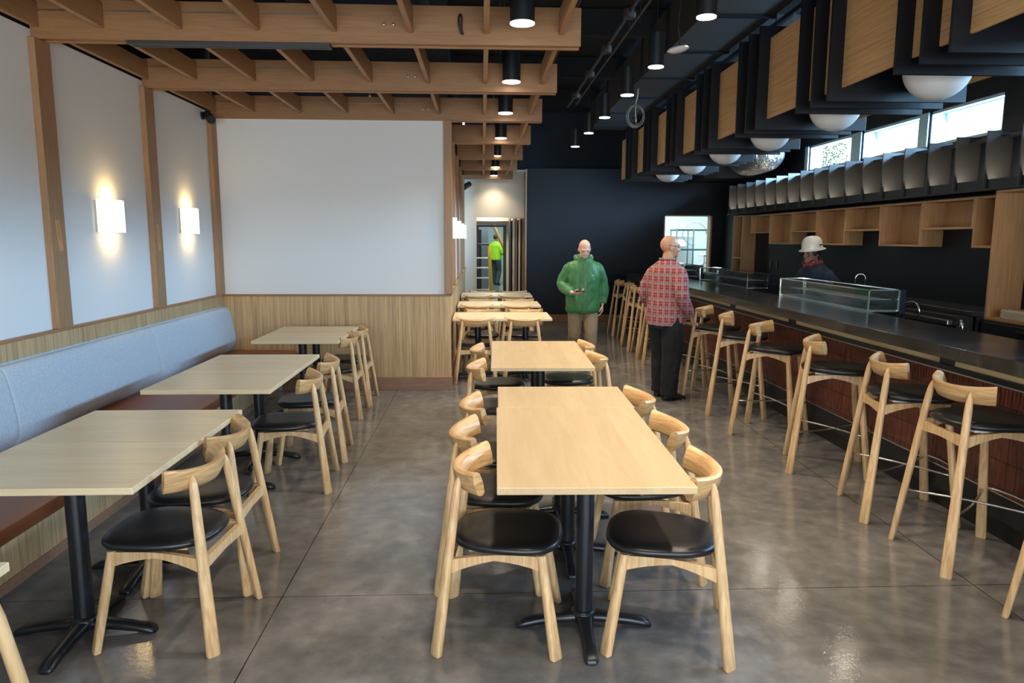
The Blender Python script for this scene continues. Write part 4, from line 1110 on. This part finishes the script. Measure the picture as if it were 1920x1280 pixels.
def head(t, neck=True):
    ell(t, (0, -.012, 1.640), (.077, .098, .092)); ell(t, (0, .022, 1.605), (.068, .072, .095)); ell(t, (0, .045, 1.555), (.050, .052, .052)); ell(t, (0, .078, 1.528), (.024, .020, .020))
    ell(t, (0, .078, 1.64), (.058, .022, .018)); 
    tube(t, [(0, .088, 1.632), (0, .104, 1.600), (0, .113, 1.586)], [.009, .012, .014], 8); ell(t, (0, .100, 1.583), (.019, .012, .009))
    for s in (-1, 1): ell(t, (s * .034, .068, 1.585), (.024, .020, .02)); ell(t, (s * .077, -.008, 1.600), (.010, .020, .032), Matrix.Rotation(R(-12), 3, 'X'))
    ell(t, (0, .087, 1.552), (.024, .009, .0055)); ell(t, (0, .085, 1.543), (.021, .009, .006))
    tube(t, [(0, -.02, 1.38), (0, -.015, 1.48), (0, .002, 1.57)], [.066, .058, .058], 14)

def hand(t, w, d, side, curl=.5, palm=None):
    """w wrist position, d direction of fingers, side = thumb direction vector"""
    w, d, side = Vector(w), Vector(d).normalized(), Vector(side).normalized()
    nrm = palm.normalized() if palm else d.cross(side).normalized()
    def P(a, b2, c=0): return w + d * a + side * b2 + nrm * c
    tube(t, [P(-.02, 0), P(.03, 0), P(.085, 0)], [.024, .036, .036], 12, flat=(nrm, .42))
    for i, (off, ln) in enumerate([(.028, .075), (.010, .085), (-.010, .078), (-.028, .062)]):
        c = curl * .06
        tube(t, [P(.07, off), P(.085 + ln * .35, off * 1.1, c * .35), P(.085 + ln * .65, off * 1.1, c * 1.1), P(.085 + ln * .75, off * 1.1, c * 2.0)], [.0095, .009, .0085, .0075], 8, smooth=2)
    tube(t, [P(.015, .025), P(.045, .052, .01), P(.072, .058, .022), P(.090, .052, .032)], [.012, .011, .0095, .008], 8, smooth=2)

def body_common(t, arms, legs, hands, stout=0):
    head(t)
    rr = []
    for z, a, b2, y in [(.86, .13, .10, 0), (.95, .15, .105, 0), (1.08, .135, .10, 0), (1.25, .155, .11, 0), (1.36, .16, .10, -.005), (1.42, .12, .08, -.01), (1.46, .06, .06, -.01)]:
        rr.append(sring((0, y, z), (a, 0, 0), (0, b2, 0), 18))
    rings(t, rr)
    for a in arms: tube(t, a, [.05, .042, .034, .026], 12, smooth=2)
    for l in legs: tube(t, l, [.085, .075, .05, .048, .034, .034], 12, smooth=2)
    for h in hands: hand(t, *h)

def eyes(g, w, m=None):
    for s in (-1, 1):
        simple('eye', lambda t: ell(t, (s * .031, .079, 1.612), (.012, .008, .006)), mat('eye_%d' % (len(bpy.data.materials)), (.10, .08, .07), .3), g, w)
        simple('eyebrow', lambda t: tube(t, [(s * .014, .094, 1.633), (s * .032, .094, 1.639), (s * .052, .080, 1.633)], .004, 6), m or M['khaki'], g, w)

def shoes(g, spots, m, w=None):
    for (x, y, a) in spots:
        rt = Matrix.Rotation(a, 3, 'Z')
        def bld(t):
            rr = []
            for s, hw, zt in [(-.10, .025, .05), (-.085, .036, .075), (-.04, .038, .085), (.02, .040, .075), (.08, .048, .055), (.13, .047, .045), (.165, .035, .035), (.178, .015, .02)]:
                rr.append([rt @ p + Vector((x, y, 0)) for p in sring((0, s + .03, zt / 2 + .002), (hw, 0, 0), (0, 0, zt / 2), 14, 2.8)])
            rings(t, rr)
        simple('shoe', bld, m, g)

# -- man in green jacket
gm = thing('person', 'man in a green rain jacket and khaki trousers looking at his phone', 'person', (1.285, 9.05, 0), PI)
gm.scale = (.965,) * 3
W1 = make_warp(lean=R(3), nod=R(24), turn=R(2))
ra = [(.155, -.01, 1.355), (.265, -.03, 1.16), (.20, .18, 1.06), (.165, .245, 1.06)]
la = [(-.155, -.01, 1.355), (-.262, -.035, 1.15), (-.262, .01, .93), (-.258, .025, .87)]
legR = [(.09, 0, .92), (.10, .0, .75), (.10, .0, .50), (.10, -.04, .40), (.09, -.14, .12), (.09, -.16, .06)]
legL = [(-.09, 0, .92), (-.10, .03, .75), (-.10, .09, .50), (-.10, .09, .40), (-.10, .10, .12), (-.10, .10, .06)]
hr = ((.16, .25, 1.055), (-.9, .35, .0), (.1, .25, .9), .35, Vector((0, .3, .9)))
fused('body', lambda t: body_common(t, [ra, la], [legR, legL], [((.165, .245, 1.055), (-.85, .25, -.05), (.3, .8, .5), .55, Vector((.1, -.2, 1))), ((-.256, .03, .86), (0.05, .12, -1), (.3, 1, .1), .7, Vector((1, 0, 0)))]), .0075, M['skin'], gm, W1, smooth=2)
def jacket(t):
    rr = []
    for z, a, b2, y in [(.765, .215, .15, .0), (.80, .225, .165, .005), (.95, .222, .165, .01), (1.10, .215, .16, .01), (1.25, .215, .155, .005), (1.36, .200, .130, -.005), (1.415, .165, .11, -.01), (1.455, .115, .10, -.01), (1.485, .09, .09, -.01)]:
        rr.append(sring((0, y, z), (a, 0, 0), (0, b2, 0), 24, 2.3))
    rings(t, rr)
    tube(t, [(.12, -.01, 1.365), (.185, -.02, 1.33), (.272, -.03, 1.14), (.195, .17, 1.055), (.17, .215, 1.055)], [.072, .082, .073, .062, .056], 14, smooth=3)
    tube(t, [(-.12, -.01, 1.365), (-.185, -.02, 1.33), (-.268, -.035, 1.14), (-.266, .005, .94), (-.262, .015, .885)], [.072, .082, .071, .062, .056], 14, smooth=3)
fused('jacket', jacket, .010, M['green'], gm, make_warp(lean=R(3)), folds=.010, fs=8, smooth=2)
def hood(t):
    for k in range(3):
        tube(t, [(.105 * math.cos(a), -.035 + .10 * math.sin(a) * (1 if math.sin(a) < 0 else .95), 1.475 + .012 * k - .05 * max(0, math.sin(a))) for a in [2 * PI * q / 20 for q in range(21)]], .024, 8)
    ell(t, (0, -.115, 1.46), (.10, .055, .06))
fused('hood', hood, .009, M['green'], gm, make_warp(lean=R(3)), folds=.005, fs=16)
simple('collar_lining', lambda t: tube(t, [(.082 * math.cos(a), -.02 + .085 * math.sin(a), 1.485 - .045 * max(0, math.sin(a))) for a in [2 * PI * q / 20 for q in range(21)]], .016, 8), M['grey'], gm, make_warp(lean=R(3)))
simple('zip_flap', lambda t: rings(t, [[Vector((x, y + .004, z)), Vector((x + .036, y + .004, z)), Vector((x + .036, y + .016, z)), Vector((x, y + .016, z))] for x, y, z in [(-.018, .150, .775), (-.018, .168, .90), (-.018, .170, 1.10), (-.018, .158, 1.25), (-.018, .128, 1.36), (-.018, .100, 1.42)]]), M['green'], gm, make_warp(lean=R(3)))
simple('chest_logo', lambda t: box(t, -.115, -.085, .143, .1455, 1.262, 1.272), M['paper'], gm, make_warp(lean=R(3)))
def trousers(legs, w0=.155, d0=.115, r=(.105, .10, .085, .083, .075, .078)):
    def f(t):
        rings(t, [sring((0, 0, z), (a, 0, 0), (0, b2, 0), 20) for z, a, b2 in [(.80, w0 * .95, d0 * .95), (.86, w0, d0), (.95, w0 * .98, d0), (1.02, w0 * .93, d0 * .93)]])
        for l in legs: tube(t, l, list(r), 14, smooth=3)
    return f
fused('trousers', trousers([legR, legL]), .010, M['khaki'], gm, None, folds=.006, fs=12, seed=4)
shoes(gm, [(.09, -.16, -.1), (-.10, .10, .1)], M['brownshoe'])
eyes(gm, W1)
g = thing('mobile_phone', 'dark mobile phone held in the right hand of the man in green', 'phone', (1.285, 9.05, 0), PI); g.scale = (.965,) * 3
def ph(t): box(t, .045, .120, .235, .375, 1.104, 1.114, .003, rot=Matrix.Rotation(R(70), 3, 'Z') @ Matrix.Rotation(R(-14), 3, 'Y'), piv=(.08, .30, 1.11))
t = B(); ph(t)
for v in t.verts: v.co = make_warp(lean=R(3))(v.co) + Vector((.012, -.022, -.028))
obj('phone_body', t, M['plastic'], g)

# -- man in plaid shirt
pm = thing('person', 'bald man in a red plaid shirt and black trousers, back turned, by the bar', 'person', (1.915, 7.34, 0), fwd(.86, .50))
pm.scale = (.985,) * 3
W2 = make_warp(lean=R(2), nod=R(4), turn=R(-24))
ra = [(.155, -.01, 1.355), (.275, -.055, 1.13), (.245, .09, .94), (.225, .135, .91)]
la = [(-.155, -.01, 1.355), (-.275, -.055, 1.13), (-.245, .09, .94), (-.225, .135, .91)]
legR = [(.095, 0, .92), (.105, .0, .75), (.105, .01, .50), (.105, .0, .40), (.105, -.02, .12), (.105, -.02, .06)]
legL = [(-.095, 0, .92), (-.10, .02, .75), (-.10, .05, .50), (-.10, .05, .40), (-.10, .05, .12), (-.10, .05, .06)]
fused('body', lambda t: body_common(t, [ra, la], [legR, legL], [((.222, .14, .90), (-.25, .55, -.8), (-.6, .5, .3), .5), ((-.222, .14, .90), (.25, .55, -.8), (.6, .5, .3), .5)]), .0075, M['skin2'], pm, W2, smooth=2)
def shirt(t):
    rr = []
    for z, a, b2, y in [(.80, .205, .175, .0), (.86, .215, .185, .01), (.98, .218, .19, .02), (1.10, .212, .175, .015), (1.25, .215, .155, .0), (1.36, .205, .135, -.01), (1.43, .155, .105, -.015), (1.475, .085, .080, -.012)]:
        rr.append(sring((0, y, z), (a, 0, 0), (0, b2, 0), 24, 2.3))
    rings(t, rr)
    for s in (-1, 1):
        tube(t, [(s * .12, -.01, 1.365), (s * .19, -.02, 1.325), (s * .275, -.055, 1.12), (s * .255, .07, .96), (s * .235, .115, .925)], [.072, .082, .070, .056, .048], 14, smooth=3)
fused('plaid_shirt', shirt, .010, M['plaid'], pm, make_warp(lean=R(2)), folds=.006, fs=10, smooth=3, seed=9)
fused('collar', lambda t: [tube(t, [(.082 * math.cos(a), -.015 + .078 * math.sin(a), 1.488 - .03 * max(0, math.sin(a))) for a in [2 * PI * q / 20 for q in range(21)]], .014, 8, flat=None)], .008, M['plaid'], pm, make_warp(lean=R(2)))
fused('undershirt', lambda t: rings(t, [sring((0, 0.005, z), (a, 0, 0), (0, b2, 0), 20) for z, a, b2 in [(.765, .175, .145), (.80, .185, .155), (.88, .175, .145)]]), .010, mat('navy_undershirt', (.012, .016, .035), .9), pm)
fused('trousers', trousers([legR, legL], .165, .135, (.118, .118, .105, .10, .088, .092)), .010, M['blackcloth'], pm, None, folds=.006, fs=11, seed=2)
shoes(pm, [(.105, -.02, -.15), (-.10, .05, .15)], M['shoe'])
eyes(pm, W2)
simple('glasses', lambda t: [tube(t, [(s * .082, -.05, 1.628), (s * .080, .02, 1.622), (s * .062, .085, 1.615)], .0028, 6) for s in (-1, 1)], M['plastic'], pm, W2)

# -- worker with hard hat
hm = thing('person', 'worker in a white hard hat, glasses and navy top leaning over behind the bar', 'person', (3.83, 7.86, 0), fwd(-.93, -.36))
hm.scale = (.965,) * 3
W3 = make_warp(lean=R(20), nod=R(-12), turn=R(0))
ra = [(.155, -.01, 1.355), (.26, -.02, 1.14), (.20, .20, 1.08), (.17, .25, 1.06)]
la = [(-.155, -.01, 1.355), (-.26, -.02, 1.14), (-.20, .20, 1.08), (-.17, .25, 1.06)]
legR = [(.09, 0, .92), (.10, .0, .75), (.10, .01, .50), (.10, .0, .40), (.10, -.02, .12), (.10, -.02, .06)]
legL = [(-.09, 0, .92), (-.10, .0, .75), (-.10, .01, .50), (-.10, .0, .40), (-.10, -.02, .12), (-.10, -.02, .06)]
fused('body', lambda t: body_common(t, [ra, la], [legR, legL], [((.165, .255, 1.055), (-.3, .9, -.3), (-.8, 0, .5), .6), ((-.165, .255, 1.055), (.3, .9, -.3), (.8, 0, .5), .6)]), .0075, M['skin3'], hm, W3, smooth=2)
def sweat(t):
    rings(t, [sring((0, y, z), (a, 0, 0), (0, b2, 0), 24, 2.3) for z, a, b2, y in [(.86, .19, .14, 0), (.95, .20, .145, 0), (1.10, .195, .14, 0), (1.25, .205, .14, 0), (1.36, .20, .125, -.01), (1.43, .15, .10, -.012), (1.485, .085, .085, -.01)]])
    for s in (-1, 1): tube(t, [(s * .12, -.01, 1.365), (s * .18, -.01, 1.33), (s * .265, -.025, 1.12), (s * .20, .19, 1.07), (s * .18, .22, 1.065)], [.070, .078, .066, .052, .045], 14, smooth=3)
fused('navy_top', sweat, .010, M['navy'], hm, make_warp(lean=R(20)), folds=.006, fs=10, seed=5)
fused('trousers', trousers([legR, legL]), .012, M['denim'], hm, None, folds=.004)
fused('bandana', lambda t: tube(t, [(.080 * math.cos(a), -.008 + .082 * math.sin(a), 1.50 + .01 * math.sin(a * 3)) for a in [2 * PI * q / 20 for q in range(21)]], .032, 8), .008, M['bandana'], hm, W3, folds=.006, fs=22)
simple('hair', lambda t: lathe(t, (0, -.018, 1.585), [(.078, 0), (.090, .02), (.094, .06), (.085, .085)], 24), M['shoe'], hm, W3)
def hat(t):
    rr = []
    for sc, z in [(1.50, 1.648), (1.49, 1.654), (1.20, 1.668), (1.17, 1.69), (1.15, 1.72), (1.06, 1.758), (.88, 1.785), (.6, 1.802), (.25, 1.808), (.03, 1.809)]:
        rr.append(sring((0, -.012, z), (.089 * sc, 0, 0), (0, .106 * sc, 0), 32))
    rings(t, rr)
simple('hard_hat', hat, M['hat'], hm, W3)
simple('hat_ridge', lambda t: tube(t, [(0, .085, 1.735), (0, .060, 1.772), (0, -.01, 1.802), (0, -.08, 1.775), (0, -.11, 1.735)], .010, 8, smooth=3), M['hat'], hm, W3)
simple('hat_sticker', lambda t: box(t, -.118, -.108, -.055, -.005, 1.70, 1.712), M['plastic'], hm, W3)
simple('glasses', lambda t: [tube(t, [(s * .08, -.03, 1.618), (s * .062, .085, 1.61)], .003, 6) for s in (-1, 1)] + [tube(t, [(s * .032 + .024 * math.cos(a), .094, 1.606 + .017 * math.sin(a)) for a in [2 * PI * q / 14 for q in range(15)]], .003, 6) for s in (-1, 1)], M['plastic'], hm, W3)
eyes(hm, W3, M['shoe'])
shoes(hm, [(.10, -.02, 0), (-.10, -.02, 0)], M['shoe'])

# -- worker in lime shirt far behind
lm = thing('person', 'worker in a lime shirt in the far room beyond the corridor opening', 'person', (.50, 26.0, 0), fwd(.5, .85))
lm.scale = (1.05,) * 3
ra = [(.155, -.01, 1.355), (.24, -.02, 1.14), (.20, .20, 1.18), (.17, .25, 1.20)]; la = [(-.155, -.01, 1.355), (-.26, -.02, 1.14), (-.22, .05, .92), (-.22, .08, .88)]
legR = [(.09, 0, .92), (.10, .0, .75), (.10, .05, .50), (.10, .02, .40), (.10, -.08, .12), (.10, -.10, .06)]
legL = [(-.09, 0, .92), (-.10, .05, .75), (-.10, .09, .50), (-.10, .09, .40), (-.10, .10, .12), (-.10, .10, .06)]
fused('body', lambda t: body_common(t, [ra, la], [legR, legL], [((.165, .255, 1.20), (-.3, .9, .3), (-.8, 0, .5), .6), ((-.22, .09, .86), (0, .1, -1), (.3, 1, 0), .6)]), .010, M['skin3'], lm, smooth=2)
fused('lime_shirt', sweat, .012, M['lime'], lm, None, folds=.006, fs=10)
fused('trousers', trousers([legR, legL]), .012, M['denim'], lm, None)
simple('hair', lambda t: ell(t, (0, -.02, 1.65), (.083, .10, .092)), M['shoe'], lm)
shoes(lm, [(.10, -.10, 0), (-.10, .10, 0)], M['shoe'])
t = B(); tube(t, [(.35, 25.5, 2.25), (1.40, 25.5, 0.0)], .06, 4); tag(obj('wood_plank', t, M['cedar_z']), 'brown plank carried on the shoulder side of the worker in the lime shirt', 'plank')

# ------------------------------------------------------------------ lights
light('shopfront_daylight', 'AREA', (1.0, -3.15, 1.25), 330, (.84, .92, 1.0), rot=(R(90), 0, 0), size=7.0, size_y=2.0)
for i, (a, b2) in enumerate(wins):
    o = light('clerestory_daylight', 'AREA', (5.22, (a + b2) / 2, (WZ0 + WZ1) / 2), 130, (.37, .64, 1.0), rot=(0, R(90 - 22), 0), size=.36, size_y=b2 - a)
    o.data.spread = R(168)
    if i == 2: o.rotation_euler = (0, R(76), R(-38)); o.location.x = 5.5; o.data.energy = 320; o.data.spread = R(110)
light('kitchen_lamp', 'AREA', (4.6, 16.2, 2.85), 120, (.85, 1.0, 1.0), size=2.5, size_y=2)
light('lobby_lamp', 'AREA', (.2, 16.0, 2.3), 22, (1, .88, .7), size=.5)
light('storeroom_lamp', 'AREA', (.6, 24.0, 2.85), 160, (.85, 1, .9), size=2.5, size_y=4)
light('storeroom_lamp', 'AREA', (.2, 18.6, 2.85), 25, (.85, 1, .9), size=1)
M['lens_bright'] = mat('bright_spot_lens', (1, 1, 1), .5, emit=(1, .90, .74), es=120)
for y in (5.7, 7.1, 8.53, 9.42):
    g = thing('wall_washer', 'small black ceiling spotlight hidden behind the baffles, aimed at the bar wall', 'spotlight', (3.97, y, 2.95), 0, 'spotlights behind the baffles')
    t = B(); lathe(t, (0, 0, 0), [(.052, 0), (.052, .14), (.01, .15)], 16); tube(t, [(0, 0, .14), (0, 0, HC - 2.95)], .006, 6); obj('housing', t, M['lampbody'], g, True, 40)
    t = B(); lathe(t, (0, 0, 0), [(.048, -.002), (.001, -.003)], 16); obj('lens', t, M['lens_bright'], g)
    light('washer_lamp', 'SPOT', (3.97, y, 2.92), 18, WARM, rot=(0, R(8), 0), angle=R(95), blend=.8, radius=.045)

w = bpy.data.worlds.new('world'); SC.world = w; w.use_nodes = True
bg = w.node_tree.nodes['Background']; bg.inputs[0].default_value = (.80, .92, 1.0, 1); bg.inputs[1].default_value = 2.2

# ------------------------------------------------------------------ camera
cam_d = bpy.data.cameras.new('camera'); cam = bpy.data.objects.new('camera', cam_d); COL.objects.link(cam)
fpx = 1335.0
cam_d.sensor_fit = 'HORIZONTAL'; cam_d.sensor_width = 36; cam_d.lens = fpx / 1920 * 36; cam_d.clip_start = .02; cam_d.clip_end = 200
Rw = Matrix(((.99913325, -.00248353, .04155217), (-.04148023, -.14295865, .98885905), (.00348438, -.98972555, -.14293776)))  # world <- (right, down, forward)
right = Rw.col[0]; up = -Rw.col[1]; back = -Rw.col[2]
mt = Matrix.Identity(4)
for i in range(3): mt[i][0] = right[i]; mt[i][1] = up[i]; mt[i][2] = back[i]
mt[0][3], mt[1][3], mt[2][3] = 0, 0, 1.67
cam.matrix_world = mt
SC.camera = cam
SC.view_settings.view_transform = 'Standard'; SC.view_settings.look = 'None'; SC.view_settings.exposure = 0.10; SC.view_settings.gamma = 1.0; SC.view_settings.use_curve_mapping = False
try:
    SC.cycles.max_bounces = 8; SC.cycles.diffuse_bounces = 4; SC.cycles.glossy_bounces = 4; SC.cycles.transparent_max_bounces = 12; SC.cycles.sample_clamp_indirect = 6
    SC.cycles.caustics_reflective = False; SC.cycles.caustics_refractive = False
except Exception: pass
